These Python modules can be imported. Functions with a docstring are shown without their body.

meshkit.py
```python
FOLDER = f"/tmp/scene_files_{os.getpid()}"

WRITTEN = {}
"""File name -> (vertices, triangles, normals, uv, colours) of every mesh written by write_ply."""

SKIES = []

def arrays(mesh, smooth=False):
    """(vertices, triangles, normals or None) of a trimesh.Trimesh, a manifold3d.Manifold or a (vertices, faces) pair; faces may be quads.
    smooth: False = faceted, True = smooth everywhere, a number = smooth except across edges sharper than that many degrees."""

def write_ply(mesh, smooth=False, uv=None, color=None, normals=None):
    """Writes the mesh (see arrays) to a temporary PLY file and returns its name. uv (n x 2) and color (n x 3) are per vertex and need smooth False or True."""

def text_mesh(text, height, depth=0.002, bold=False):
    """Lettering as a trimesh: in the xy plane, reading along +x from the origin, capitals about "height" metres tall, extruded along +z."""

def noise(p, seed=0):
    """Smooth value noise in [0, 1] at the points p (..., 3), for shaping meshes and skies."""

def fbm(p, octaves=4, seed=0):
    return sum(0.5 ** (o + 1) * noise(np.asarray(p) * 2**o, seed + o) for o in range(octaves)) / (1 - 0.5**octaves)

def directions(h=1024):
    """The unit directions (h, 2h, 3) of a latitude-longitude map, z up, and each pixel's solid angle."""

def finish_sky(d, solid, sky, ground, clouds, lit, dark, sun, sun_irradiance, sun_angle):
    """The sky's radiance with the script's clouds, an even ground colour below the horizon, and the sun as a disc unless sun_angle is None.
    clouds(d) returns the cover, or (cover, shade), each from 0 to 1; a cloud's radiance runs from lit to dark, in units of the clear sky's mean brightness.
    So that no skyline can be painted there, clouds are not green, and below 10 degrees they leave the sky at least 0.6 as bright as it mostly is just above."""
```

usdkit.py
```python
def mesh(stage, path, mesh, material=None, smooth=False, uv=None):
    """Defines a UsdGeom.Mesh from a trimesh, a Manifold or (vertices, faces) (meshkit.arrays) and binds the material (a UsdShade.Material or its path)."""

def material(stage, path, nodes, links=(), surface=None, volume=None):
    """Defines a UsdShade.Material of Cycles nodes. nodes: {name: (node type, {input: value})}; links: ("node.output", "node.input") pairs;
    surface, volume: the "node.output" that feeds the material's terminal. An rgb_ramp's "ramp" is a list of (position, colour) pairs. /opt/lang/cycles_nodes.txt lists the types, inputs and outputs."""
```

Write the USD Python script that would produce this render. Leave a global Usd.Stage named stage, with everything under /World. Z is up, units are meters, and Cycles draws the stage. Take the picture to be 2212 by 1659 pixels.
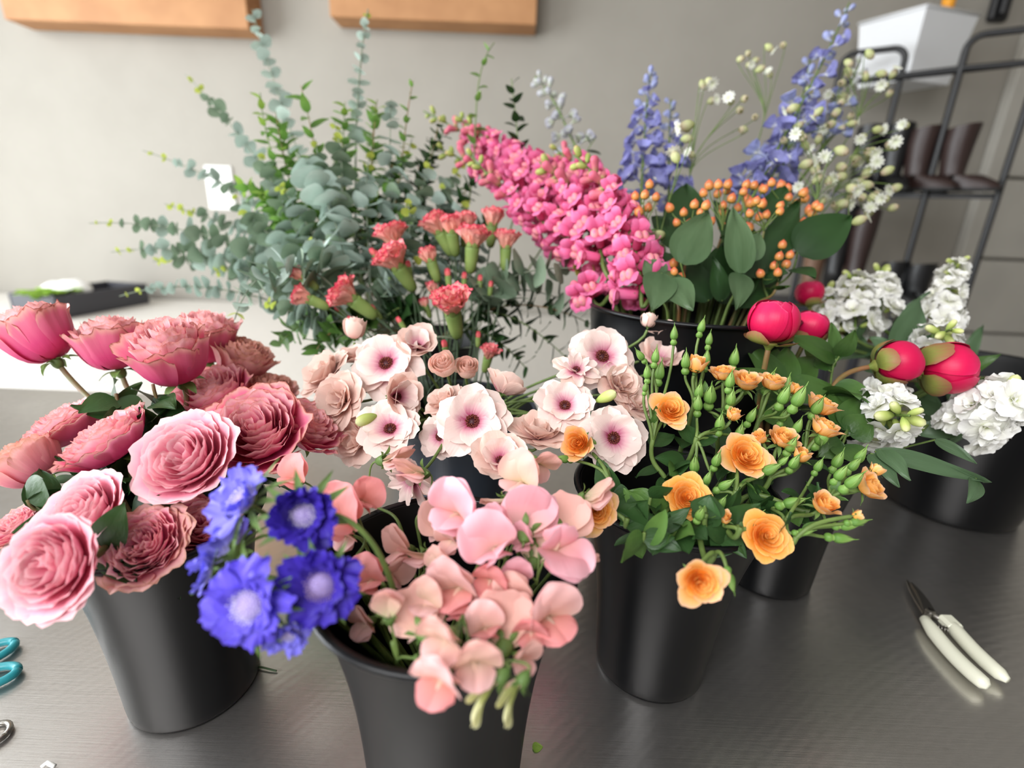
import math, numpy as np, usdkit
from pxr import Usd, UsdGeom, UsdLux, UsdShade, Gf, Sdf

stage = Usd.Stage.CreateInMemory()
UsdGeom.SetStageUpAxis(stage, UsdGeom.Tokens.z)
UsdGeom.SetStageMetersPerUnit(stage, 1.0)
UsdGeom.Xform.Define(stage, '/World')
stage.SetDefaultPrim(stage.GetPrimAtPath('/World'))

# ---------------------------------------------------------------- camera, light, exposure
IW, IH, FPX = 2212.0, 1659.0, 1100.0
TABLE_Z = 0.90
CAM = np.array([0.0, 0.0, TABLE_Z + 0.55])
PITCH, ROLL = math.radians(18.5), math.radians(2.35)
_f = np.array([0, math.cos(PITCH), -math.sin(PITCH)])
_u = np.array([0, math.sin(PITCH), math.cos(PITCH)])
_r = np.array([1.0, 0, 0])
CR = math.cos(ROLL) * _r + math.sin(ROLL) * _u
CU = -math.sin(ROLL) * _r + math.cos(ROLL) * _u
CF = _f
FOCAL = 18.0
cam = UsdGeom.Camera.Define(stage, '/World/camera')
cam.CreateFocalLengthAttr(FOCAL)
cam.CreateHorizontalApertureAttr(FOCAL * IW / FPX)
cam.CreateVerticalApertureAttr(FOCAL * IH / FPX)
cam.CreateClippingRangeAttr(Gf.Vec2f(0.02, 60))
cam.CreateFStopAttr(2.2)
cam.CreateFocusDistanceAttr(0.56)
cam.CreateExposureAttr(0.22)
_m = np.eye(4); _m[:3, 0], _m[:3, 1], _m[:3, 2], _m[:3, 3] = CR, CU, -CF, CAM
UsdGeom.Xformable(cam).AddTransformOp().Set(Gf.Matrix4d(*_m.T.ravel().tolist()))

def lin(c):
    c = np.asarray(c, float) / 255.0
    return tuple(np.where(c < 0.04045, c / 12.92, ((c + 0.055) / 1.055) ** 2.4))

dome = UsdLux.DomeLight.Define(stage, '/World/dome_light')
dome.CreateColorAttr(Gf.Vec3f(1.0, 0.985, 0.965)); dome.CreateIntensityAttr(0.45)

def rect_light(name, loc, target, w, h, power, color):
    l = UsdLux.RectLight.Define(stage, '/World/' + name)
    l.CreateWidthAttr(w); l.CreateHeightAttr(h); l.CreateIntensityAttr(power); l.CreateColorAttr(Gf.Vec3f(*color))
    loc, target = np.array(loc, float), np.array(target, float)
    z = loc - target; z /= np.linalg.norm(z)
    x = np.cross([0, 0, 1.0], z); x /= np.linalg.norm(x); y = np.cross(z, x)
    m = np.eye(4); m[:3, 0], m[:3, 1], m[:3, 2], m[:3, 3] = x, y, z, loc
    UsdGeom.Xformable(l).AddTransformOp().Set(Gf.Matrix4d(*m.T.ravel().tolist()))
# daylight through the open shop door on the left, and the window behind the camera
rect_light('door_light', (-3.4, 0.8, 1.75), (0.2, 1.1, 1.1), 2.6, 2.3, 8.5, (0.89, 0.955, 1.0))
rect_light('window_light', (-1.0, -1.6, 2.9), (0.0, 0.7, 1.1), 2.2, 1.6, 9.5, (0.97, 0.98, 1.0))

# ---------------------------------------------------------------- helpers
def at(px, py, d):
    """The point that lies d metres in front of the camera behind a pixel."""
    return CAM + d * (CF + (px - IW / 2) / FPX * CR - (py - IH / 2) / FPX * CU)
def at_y(px, py, Y):
    v = CF + (px - IW / 2) / FPX * CR - (py - IH / 2) / FPX * CU
    return CAM + v * (Y - CAM[1]) / v[1]
def at_z(px, py, Z):
    v = CF + (px - IW / 2) / FPX * CR - (py - IH / 2) / FPX * CU
    return CAM + v * (Z - CAM[2]) / v[2]
def view(v):
    """A direction given as (right, up, towards the viewer)."""
    d = v[0] * CR + v[1] * CU - v[2] * CF
    return d / np.linalg.norm(d)
def unit(v):
    v = np.asarray(v, float); return v / max(np.linalg.norm(v), 1e-9)
def frame(z, spin=0.0, up=None):
    """3 x 3, its third column along z; its second as near to 'up' as may be."""
    z = unit(z)
    a = np.array([0, 0, 1.0]) if up is None else np.asarray(up, float)
    if abs(a @ z) > 0.98: a = np.array([0.2, 1.0, 0.1])
    x = unit(np.cross(a, z)); y = np.cross(z, x)
    c, s = math.cos(spin), math.sin(spin)
    return np.stack([c * x + s * y, -s * x + c * y, z], 1)
def mat4(R, t, s=1.0):
    m = np.eye(4); m[:3, :3] = np.asarray(R) * s; m[:3, 3] = t
    return m

_taken = {}
def numbered(parent, name):
    k = _taken.get((parent, name), 0); _taken[(parent, name)] = k + 1
    return f'{parent}/{name}' + (f'_{k:03d}' if k else '')
def setmat(prim, m):
    UsdGeom.Xformable(prim).AddTransformOp().Set(Gf.Matrix4d(*np.asarray(m).T.ravel().tolist()))
class Thing:
    def __init__(self, name, label, cat, loc, group=None, kind=None, R=None):
        self.path = numbered('/World', name); self.loc = np.array(loc, float)
        x = UsdGeom.Xform.Define(stage, self.path)
        self.m = mat4(np.eye(3) if R is None else R, self.loc)
        self.inv = np.linalg.inv(self.m)
        setmat(x, self.m)
        p = x.GetPrim()
        for k, t in (('label', label), ('category', cat), ('group', group), ('kind', kind)):
            if t: p.SetCustomDataByKey(k, t)
    def mesh(self, name, v, f, mat, uv=None, smooth=True, under=None, world=True, label=None, kind=None):
        """v in world coordinates (or, world=False, in the thing's own)."""
        v = np.asarray(v, float)
        if world: v = v @ self.inv[:3, :3].T + self.inv[:3, 3]
        path = numbered(under or self.path, name)
        g = usdkit.mesh(stage, path, (v, f), mat, smooth=smooth, uv=uv)
        if label: g.GetPrim().SetCustomDataByKey('label', label)
        if kind: g.GetPrim().SetCustomDataByKey('kind', kind)
        return path
    def copy(self, name, kindname, m, label=None):
        """A part that references one of the kinds, m in world coordinates."""
        path = numbered(self.path, name)
        x = UsdGeom.Xform.Define(stage, path)
        setmat(x, self.inv @ m)
        x.GetPrim().GetReferences().AddInternalReference(KINDS + '/' + kindname)
        x.GetPrim().SetInstanceable(True)
        if label: x.GetPrim().SetCustomDataByKey('label', label)
        return path
KINDS = '/World/Kinds'
stage.CreateClassPrim(KINDS)
class Kind:
    """A prototype: its meshes are written once, in its own coordinates."""
    def __init__(self, name):
        self.path = KINDS + '/' + name; UsdGeom.Xform.Define(stage, self.path)
    def mesh(self, name, v, f, mat, uv=None, smooth=True, kind=None):
        g = usdkit.mesh(stage, numbered(self.path, name), (v, f), mat, smooth=smooth, uv=uv)
        if kind: g.GetPrim().SetCustomDataByKey('kind', kind)

def gridf(nu, nv, wrap=False):
    """Triangles of a grid of nv rows of nu points."""
    i = np.arange(nv - 1)[:, None] * nu; j = np.arange(nu if wrap else nu - 1)[None]
    a = (i + j).ravel(); b = (i + (j + 1) % nu).ravel()
    return np.vstack([np.stack([a, b, b + nu], 1), np.stack([a, b + nu, a + nu], 1)])
def bez(P, t):
    P = np.asarray(P, float); t = np.asarray(t)[..., None]; n = len(P)
    if n == 3: return (1 - t) ** 2 * P[0] + 2 * t * (1 - t) * P[1] + t ** 2 * P[2]
    return (1 - t) ** 3 * P[0] + 3 * t * (1 - t) ** 2 * P[1] + 3 * t ** 2 * (1 - t) * P[2] + t ** 3 * P[3]
def wav(rng, U, k0=2.0, n=3):
    s = 0
    for i in range(n):
        s = s + np.sin(U * (k0 + i * k0 * 0.8) + rng.uniform(0, 6.28)) / (i + 1)
    return s / 1.6
def join(*ms):
    v, f, uv, o = [], [], [], 0
    for m in ms:
        v.append(m[0]); f.append(np.asarray(m[1]) + o); o += len(m[0])
        uv.append(m[2] if len(m) > 2 and m[2] is not None else np.full((len(m[0]), 2), 0.5))
    return np.vstack(v), np.vstack(f), np.vstack(uv)
def xf(m, mesh):
    return (mesh[0] @ m[:3, :3].T + m[:3, 3], *mesh[1:])

def cyl_petal(rng, th, P, da, base=0.35, q=0.25, ruf=0.03, rk=3.0, jag=0.02, off=(0, 0), tuck=0.04, nu=13, nv=9, peak=0.0):
    """A petal wrapped round the flower's axis: P is its (radius, height) spine, da its half angle."""
    U, V = np.meshgrid(np.linspace(-1, 1, nu), np.linspace(0, 1, nv) ** 0.9)
    ve = V * (1 - q * np.abs(U) ** 2.6 + peak * (1 - np.abs(U)) ** 2) + jag * wav(rng, U, rk * 1.7) * V ** 4
    rz = bez(P, np.clip(ve, 0, 1.12))
    s = base + (1 - base) * np.sin(np.pi / 2 * np.clip(ve * 1.35, 0, 1))
    ang = th + U * da * s
    r = rz[..., 0] + ruf * ve ** 3 * wav(rng, U, rk) + tuck * U * ve
    z = rz[..., 1] + 0.7 * ruf * ve ** 3 * wav(rng, U, rk * 1.3)
    r = np.maximum(r, 0.004)
    v = np.stack([r * np.cos(ang) + off[0], r * np.sin(ang) + off[1], z], -1).reshape(-1, 3)
    return v, gridf(nu, nv), np.stack([U * 0.5 + 0.5, V], -1).reshape(-1, 2)

def flat_petal(rng, th, L, W, phi0, phi1, r0=0.0, z0=0.0, cup=0.3, ruf=0.05, rk=3.0, jag=0.03, q=0.3, base=0.25, plan='round', nu=11, nv=9, notch=0.0, pw=1.0, twist=0.0, fold=0.0):
    """A petal or leaf that leaves the axis at phi0 (degrees, 0 along it, 90 square to it) and ends at phi1."""
    U, V = np.meshgrid(np.linspace(-1, 1, nu), np.linspace(0, 1, nv))
    if plan == 'round':
        ve = V * (1 - q * np.abs(U) ** 2.4 - notch * np.exp(-(U / 0.22) ** 2)) + jag * wav(rng, U, rk * 1.9) * V ** 3
        s = base + (1 - base) * np.sin(np.pi / 2 * np.clip(V * 1.25, 0, 1)) ** pw
    else:
        ve = V
        s = np.sin(np.pi * np.clip(V * 0.985 + 0.012, 0, 1) ** (0.62 if plan == 'leaf' else 0.8)) ** (0.85 if plan == 'leaf' else 1.1)
    t = np.linspace(0, 1.1, 45); ph = np.radians(phi0 + (phi1 - phi0) * t ** 1.1)
    dt = t[1] - t[0]
    sr = np.concatenate([[0], np.cumsum(np.sin(ph[:-1]) * dt)]); sz = np.concatenate([[0], np.cumsum(np.cos(ph[:-1]) * dt)])
    vc = np.clip(ve, 0, 1.1)
    r = r0 + L * np.interp(vc, t, sr); z = z0 + L * np.interp(vc, t, sz); p = np.interp(vc, t, ph)
    x = W * U * s + twist * W * V * V
    n = cup * W * s * U ** 2 - fold * W * s * np.abs(U) + ruf * L * vc ** 2 * (0.35 + np.abs(U)) * wav(rng, U * 1.2 + V * 1.4, rk)
    r = r - n * np.cos(p); z = z + n * np.sin(p)
    c, sn = math.cos(th), math.sin(th)
    v = np.stack([r * c - x * sn, r * sn + x * c, z], -1).reshape(-1, 3)
    return v, gridf(nu, nv), np.stack([U * 0.5 + 0.5, V], -1).reshape(-1, 2)

def lathe(prof, n=16, ridges=0, amp=0.0, close=True):
    """prof: (radius, height) rows; a surface of revolution about z."""
    prof = np.asarray(prof, float); a = np.arange(n) / n * 2 * np.pi
    k = 1 + amp * np.cos(a * ridges)
    v = np.stack([prof[:, 0:1] * np.cos(a) * k, prof[:, 0:1] * np.sin(a) * k, np.repeat(prof[:, 1:2], n, 1)], -1).reshape(-1, 3)
    L = len(prof)
    uv = np.stack([np.tile(np.arange(n) / n, L), np.repeat(np.linspace(0, 1, L), n)], 1)
    return v, gridf(n, L, True), uv
def smoothprof(pts, n=24):
    from scipy.interpolate import PchipInterpolator
    pts = np.asarray(pts, float); s = np.concatenate([[0], np.cumsum(np.hypot(*np.diff(pts, axis=0).T))])
    t = np.linspace(0, s[-1], n)
    return np.stack([PchipInterpolator(s, pts[:, 0])(t), PchipInterpolator(s, pts[:, 1])(t)], 1)
def tube(pts, r, n=7, cap=True):
    """A round tube along pts; r a number or one per point."""
    pts = np.asarray(pts, float); L = len(pts); r = np.broadcast_to(r, (L,)).astype(float)
    t = np.gradient(pts, axis=0); t /= np.maximum(np.linalg.norm(t, axis=1, keepdims=True), 1e-9)
    nrm = np.cross(t[0], [0.3, 0.2, 1.0] if abs(t[0][2]) < 0.9 else [1.0, 0.2, 0.1]); nrm /= np.linalg.norm(nrm)
    a = np.arange(n) / n * 2 * np.pi; out = []
    for i in range(L):
        nrm = nrm - (nrm @ t[i]) * t[i]; nrm /= max(np.linalg.norm(nrm), 1e-9); b = np.cross(t[i], nrm)
        out.append(pts[i] + r[i] * (np.cos(a)[:, None] * nrm + np.sin(a)[:, None] * b))
    v = np.vstack(out); f = gridf(n, L, True)
    uv = np.stack([np.tile(np.arange(n) / n, L), np.repeat(np.linspace(0, 1, L), n)], 1)
    if cap:
        k = len(v); v = np.vstack([v, pts[0], pts[-1]]); j = np.arange(n); e = (L - 1) * n
        f = np.vstack([f, np.stack([(j + 1) % n, j, np.full(n, k)], 1), np.stack([e + j, e + (j + 1) % n, np.full(n, k + 1)], 1)])
        uv = np.vstack([uv, [[0.5, 0], [0.5, 1]]])
    return v, f, uv
def ball(n=8, m=12):
    a = np.linspace(0, np.pi, n)
    return lathe(np.stack([np.maximum(np.sin(a), 1e-3), -np.cos(a)], 1), m)
def rbox(lo, hi, b=0.004):
    """A box with chamfered edges."""
    import manifold3d as m3
    lo, hi = np.asarray(lo, float), np.asarray(hi, float); b = min(b, (hi - lo).min() * 0.45)
    pts = []
    for k in range(3):
        l, h = lo + b, hi - b
        l = l.copy(); h = h.copy(); l[k], h[k] = lo[k], hi[k]
        pts += [[(l, h)[i][0], (l, h)[j][1], (l, h)[q][2]] for i in (0, 1) for j in (0, 1) for q in (0, 1)]
    m = m3.Manifold.hull_points(np.array(pts)).to_mesh()
    return np.array(m.vert_properties[:, :3], float), np.array(m.tri_verts, int)

# ---------------------------------------------------------------- materials
LOOKS = '/World/Looks'
def plain(name, color, rough=0.5, metal=0.0, spec=0.5, bump=None, var=None, coat=0.0, alt=None, scale=30.0):
    """A solid material; alt mixes in a second colour by noise; bump (scale, distance)."""
    nodes = {'p': ('principled_bsdf', {'base_color': lin(color), 'roughness': rough, 'metallic': metal, 'specular_ior_level': spec, 'coat_weight': coat})}
    links = [('tc.object' if False else 'g.position', 'n.vector')] if alt or bump else []
    if alt or bump: nodes['g'] = ('geometry', {})
    if alt:
        nodes['n'] = ('noise_texture', {'scale': scale, 'detail': 4.0})
        nodes['r'] = ('rgb_ramp', {'ramp': [(0.35, lin(color)), (0.65, lin(alt))]})
        links = [('g.position', 'n.vector'), ('n.fac', 'r.fac'), ('r.color', 'p.base_color')]
    if bump:
        nodes['bn'] = ('noise_texture', {'scale': bump[0], 'detail': 3.0}); nodes['b'] = ('bump', {'distance': bump[1], 'strength': 0.6})
        links = [l for l in links if l[1] != 'n.vector' or alt] + [('g.position', 'bn.vector'), ('bn.fac', 'b.height'), ('b.normal', 'p.normal')]
    return usdkit.material(stage, f'{LOOKS}/{name}', nodes, links, 'p.BSDF')
def petal(name, ramp, trans=0.35, rough=0.5, vein=0.10, vk=(14.0, 1.5), jit=0.12, edge=None, hue=0.0, spec=0.3, bumpd=0.0004):
    """A thin sheet whose colour runs along the petal (ramp of (v, sRGB)), with streaks, that lets light through."""
    nodes = {
        'uv': ('texture_coordinate', {}), 's': ('separate_xyz', {}),
        'mp': ('mapping', {'scale': (vk[0], vk[1], 1.0)}), 'oi': ('object_info', {}),
        'ov': ('vector_math', {'math_type': 'add'}), 'oc': ('combine_xyz', {}), 'om': ('math', {'math_type': 'multiply', 'value2': 37.0}),
        'n': ('noise_texture', {'scale': 1.0, 'detail': 3.0}),
        'm1': ('math', {'math_type': 'subtract', 'value2': 0.5}), 'm2': ('math', {'math_type': 'multiply_add', 'value2': vein * 2}),
        'r': ('rgb_ramp', {'ramp': [(a, lin(c)) for a, c in ramp]}),
        'hv': ('map_range', {'from_min': 0.0, 'from_max': 1.0, 'to_min': 1 - jit, 'to_max': 1 + jit}), 'h': ('hsv', {'hue': 0.5 + hue}),
        'bp': ('bump', {'distance': bumpd, 'strength': 0.7}),
        'p': ('principled_bsdf', {'roughness': rough, 'specular_ior_level': spec}), 't': ('translucent_bsdf', {}), 'mx': ('mix_closure', {'fac': trans})}
    links = [('uv.UV', 's.vector'), ('uv.UV', 'mp.vector'), ('mp.vector', 'ov.vector1'), ('oi.random', 'om.value1'), ('om.value', 'oc.x'), ('om.value', 'oc.y'), ('oc.vector', 'ov.vector2'), ('ov.vector', 'n.vector'),
             ('n.fac', 'm1.value1'), ('m1.value', 'm2.value1'), ('s.y', 'm2.value3'), ('m2.value', 'r.fac'), ('r.color', 'h.color'),
             ('oi.random', 'hv.value'), ('hv.result', 'h.value'), ('n.fac', 'bp.height'), ('bp.normal', 'p.normal'),
             ('h.color', 'p.base_color'), ('h.color', 't.color'), ('p.BSDF', 'mx.closure1'), ('t.BSDF', 'mx.closure2')]
    return usdkit.material(stage, f'{LOOKS}/{name}', nodes, links, 'mx.closure')

# ---------------------------------------------------------------- the room
def noisy(name, c1, c2, scale, rough, bumpd=0.0, bscale=120.0, metal=0.0):
    return plain(name, c1, rough, metal, alt=c2, scale=scale, bump=(bscale, bumpd) if bumpd else None)
m_wall = noisy('wall_paint', (152, 147, 138), (147, 142, 133), 3.0, 0.8, 0.0006, 90)
m_floor = noisy('floor_concrete', (150, 146, 140), (136, 132, 126), 4.0, 0.6, 0.0005, 40)
m_box = noisy('shelf_wood', (172, 124, 80), (158, 110, 68), 6.0, 0.6)
m_white = plain('white_plastic', (225, 224, 220), 0.45)
m_paper = plain('bin_white', (216, 217, 219), 0.55)
m_blackmetal = plain('rack_black', (26, 26, 28), 0.45)
m_blackplastic = plain('black_plastic', (7, 8, 11), 0.34, spec=0.32, bump=(60, 0.00012))
m_bucket_in = plain('bucket_inside', (9, 9, 10), 0.5, spec=.3)
m_door = noisy('door_panel', (176, 172, 163), (170, 166, 158), 5.0, 0.6)
m_pale = noisy('pale_worktop', (218, 214, 207), (196, 191, 184), 220.0, 0.5)
m_leather_black = plain('boot_black', (18, 18, 20), 0.4)
m_leather_brown = plain('boot_brown', (46, 30, 27), 0.45)
m_leather_tan = plain('boot_tan', (120, 90, 70), 0.55)
m_sole = plain('boot_sole', (20, 19, 19), 0.7)
m_tray = plain('tray_dark', (58, 58, 64), 0.5)
m_orange = plain('orange_plastic', (238, 160, 40), 0.5)
m_teal = plain('teal_plastic', (38, 140, 150), 0.4)
m_cream = plain('cream_handle', (232, 232, 212), 0.38, coat=0.2)
m_chrome = plain('tool_steel', (150, 146, 140), 0.3, metal=1.0)
m_steel = usdkit.material(stage, LOOKS + '/brushed_steel', {
    'g': ('geometry', {}), 'mp': ('mapping', {'scale': (3.0, 60.0, 1.0), 'rotation': (0, 0, 0.42)}), 'n': ('noise_texture', {'scale': 3.0, 'detail': 6.0, 'roughness': 0.7}),
    'rg': ('mapping', {'location': (-1.05, 0.55, -0.9)}), 'w': ('wave_texture', {'wave_type': 'rings', 'rings_direction': 'z', 'scale': 26.0, 'distortion': 2.5, 'detail': 4.0, 'detail_scale': 1.5, 'detail_roughness': 0.7}),
    'sp': ('mapping', {'scale': (5.0, 160.0, 1.0), 'rotation': (0, 0, -0.9)}), 'n2': ('noise_texture', {'scale': 4.0, 'detail': 2.0}),
    'big': ('noise_texture', {'scale': 5.0, 'detail': 4.0}), 'br': ('map_range', {'from_min': 0.3, 'from_max': 0.7, 'to_min': 0.20, 'to_max': 0.33}),
    'cr': ('rgb_ramp', {'ramp': [(0.3, lin(c)) for c in [(198, 195, 192)]] + [(0.7, lin((182, 178, 174)))]}),
    'a1': ('math', {'math_type': 'multiply_add', 'value2': 0.35}), 'a2': ('math', {'math_type': 'multiply_add', 'value2': 0.5}),
    'sr': ('rgb_ramp', {'ramp': [(0.35, (0.84, 0.84, 0.84)), (0.75, (1, 1, 1)), (0.95, (1.0, 1.0, 1.0))]}), 'ms': ('mix_color', {'blend_type': 'multiply', 'fac': 1.0}),
    'b': ('bump', {'distance': 0.00028, 'strength': 0.5}), 'p': ('principled_bsdf', {'metallic': 0.92, 'specular_ior_level': 0.5})},
    [('g.position', 'mp.vector'), ('mp.vector', 'n.vector'), ('g.position', 'rg.vector'), ('rg.vector', 'w.vector'), ('g.position', 'sp.vector'), ('sp.vector', 'n2.vector'),
     ('g.position', 'big.vector'), ('big.fac', 'br.value'), ('br.result', 'p.roughness'), ('big.fac', 'cr.fac'), ('cr.color', 'ms.a'), ('a2.value', 'sr.fac'), ('sr.color', 'ms.b'), ('ms.result', 'p.base_color'),
     ('w.fac', 'a1.value1'), ('n.fac', 'a1.value3'), ('n2.fac', 'a2.value1'), ('a1.value', 'a2.value3'), ('a2.value', 'b.height'), ('b.normal', 'p.normal')], 'p.BSDF')

def structure(name, lo, hi, mat, b=0.004, label=None):
    v, f = rbox(lo, hi, b)
    path = numbered('/World', name)
    p = usdkit.mesh(stage, path, (v, f), mat).GetPrim()
    p.SetCustomDataByKey('kind', 'structure')
    if label: p.SetCustomDataByKey('label', label)
    return path
WALL_Y = 3.0
structure('floor', (-4.5, -3.0, -0.1), (4.0, WALL_Y + 0.1, 0.0), m_floor)
structure('wall_back', (-4.5, WALL_Y, 0.0), (4.0, WALL_Y + 0.12, 3.4), m_wall)
structure('ceiling', (-4.5, -3.1, 3.4), (3.42, WALL_Y + 0.12, 3.5), plain('ceiling_paint', (205, 202, 196), 0.8))
structure('wall_right', (3.3, -3.0, 0.0), (3.42, WALL_Y, 3.4), m_wall)
structure('wall_front', (-2.0, -3.1, 0.0), (3.42, -2.98, 3.4), m_wall)
# panelled door on the right of the back wall
dx = at_y(2112, 400, WALL_Y)[0]
d = Thing('door_1', 'pale grey horizontally panelled door behind the black rack', None, (dx, WALL_Y - 0.03, 0), kind='structure')
for k in range(6):
    d.mesh('panel', *rbox((dx + 0.07, WALL_Y - 0.045, 0.06 + k * 0.42), (dx + 1.3, WALL_Y - 0.004, 0.06 + k * 0.42 + 0.405), 0.006), m_door, smooth=False)
d.mesh('door_frame', *rbox((dx - 0.02, WALL_Y - 0.06, 0.0), (dx + 0.06, WALL_Y - 0.004, 2.7), 0.004), m_door, smooth=False)

def shelf_box(x0, x1, yb, label):
    a, b = at_y(x0, yb[0], WALL_Y - 0.16), at_y(x1, yb[1], WALL_Y - 0.16)
    z = (a[2] + b[2]) / 2
    t = Thing('wall_box', label, 'wooden box', ((a[0] + b[0]) / 2, WALL_Y, z))
    lo, hi = np.array([a[0], WALL_Y - 0.16, z]), np.array([b[0], WALL_Y - 0.002, z + 0.62])
    t.mesh('front_panel', *rbox(lo, (hi[0], lo[1] + 0.02, hi[2]), 0.003), m_box, smooth=False)
    t.mesh('bottom_board', *rbox((lo[0], lo[1] + 0.02, lo[2]), (hi[0], hi[1], lo[2] + 0.02), 0.002), m_box, smooth=False)
    for x in (lo[0], hi[0] - 0.02):
        t.mesh('side_board', *rbox((x, lo[1] + 0.02, lo[2] + 0.02), (x + 0.02, hi[1], hi[2]), 0.002), m_box, smooth=False)
    t.mesh('top_board', *rbox((lo[0] + 0.02, lo[1] + 0.02, hi[2] - 0.02), (hi[0] - 0.02, hi[1], hi[2]), 0.002), m_box, smooth=False)
shelf_box(10, 537, (44, 60), 'long tan wooden box on the wall at the upper left corner')
shelf_box(713, 1158, (39, 50), 'shorter tan wooden box on the wall above the eucalyptus')

p0 = at_y(475, 406, WALL_Y - 0.012)
t = Thing('wall_plate', 'white switch plate on the wall half hidden by eucalyptus', 'wall plate', p0)
t.mesh('plate', *rbox(p0 - [0.075, 0, 0.115], p0 + [0.075, 0.011, 0.115], 0.006), m_white, smooth=False)
for s in (-1, 1):
    t.mesh('rocker', *rbox(p0 + [s * 0.034 - 0.018, -0.006, -0.04], p0 + [s * 0.034 + 0.018, 0.002, 0.04], 0.004), m_white, smooth=False)
p0 = at_y(2162, 8, WALL_Y - 0.02)
t = Thing('intercom', 'small black handset mounted on the wall at the top right', 'intercom', p0)
t.mesh('body', *rbox(p0 - [0.045, 0.02, 0.075], p0 + [0.045, 0.019, 0.14], 0.01), m_blackmetal, smooth=False)
t.mesh('handset', *rbox(p0 - [0.02, 0.045, 0.06], p0 + [0.02, -0.019, 0.12], 0.01), m_blackmetal, smooth=False)

# ---- the steel table in front, the pale table behind it
t = Thing('steel_table', 'brushed stainless steel worktable under all the black flower buckets', 'table', (0.1, 0.7, 0))
TX0, TX1, TY0, TY1 = -1.7, 1.75, -0.12, 1.42
t.mesh('tabletop', *rbox((TX0, TY0, TABLE_Z - 0.035), (TX1, TY1, TABLE_Z), 0.006), m_steel, smooth=False)
for x in (TX0 + 0.08, TX1 - 0.12):
    for y in (TY0 + 0.06, TY1 - 0.1):
        t.mesh('leg', *rbox((x, y, 0.0), (x + 0.04, y + 0.04, TABLE_Z - 0.035), 0.004), m_chrome, smooth=False)
t.mesh('lower_shelf', *rbox((TX0 + 0.125, TY0 + 0.105, 0.2), (TX1 - 0.125, TY1 - 0.105, 0.23), 0.004), m_chrome, smooth=False)
t = Thing('pale_table', 'pale speckled worktop behind the steel table along the wall', 'table', (-1.0, 2.2, 0))
t.mesh('worktop', *rbox((-3.4, 1.45, TABLE_Z - 0.05), (0.62, WALL_Y - 0.02, TABLE_Z - 0.01), 0.004), m_pale, smooth=False)
for x in (-3.3, -1.4, 0.5):
    for y in (1.5, 2.85):
        t.mesh('leg', *rbox((x, y, 0.0), (x + 0.06, y + 0.06, TABLE_Z - 0.05), 0.004), m_blackmetal, smooth=False)

# ---- black tray with scraps on the pale table
ZB = TABLE_Z - 0.01
q0, q1 = at_z(128, 692, ZB), at_z(325, 655, ZB)
ax = unit(q1 - q0); ay = np.array([-ax[1], ax[0], 0]); Lr = np.linalg.norm(q1 - q0)
R = np.stack([ax, ay, [0, 0, 1.0]], 1)
t = Thing('stem_tray', 'dark shallow tray of flower scraps at the far left against the wall', 'tray', q0, R=R)
for nm, lo, hi in (('base', (0, 0, 0), (Lr, 0.26, 0.012)), ('side', (0, 0, 0.012), (Lr, 0.012, 0.11)), ('side', (0, 0.248, 0.012), (Lr, 0.26, 0.11)), ('end', (0, 0.012, 0.012), (0.012, 0.248, 0.11)), ('end', (Lr - 0.012, 0.012, 0.012), (Lr, 0.248, 0.11))):
    t.mesh(nm, *rbox(lo, hi, 0.003), m_tray, smooth=False, world=False)
rg = np.random.default_rng(5)
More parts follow.
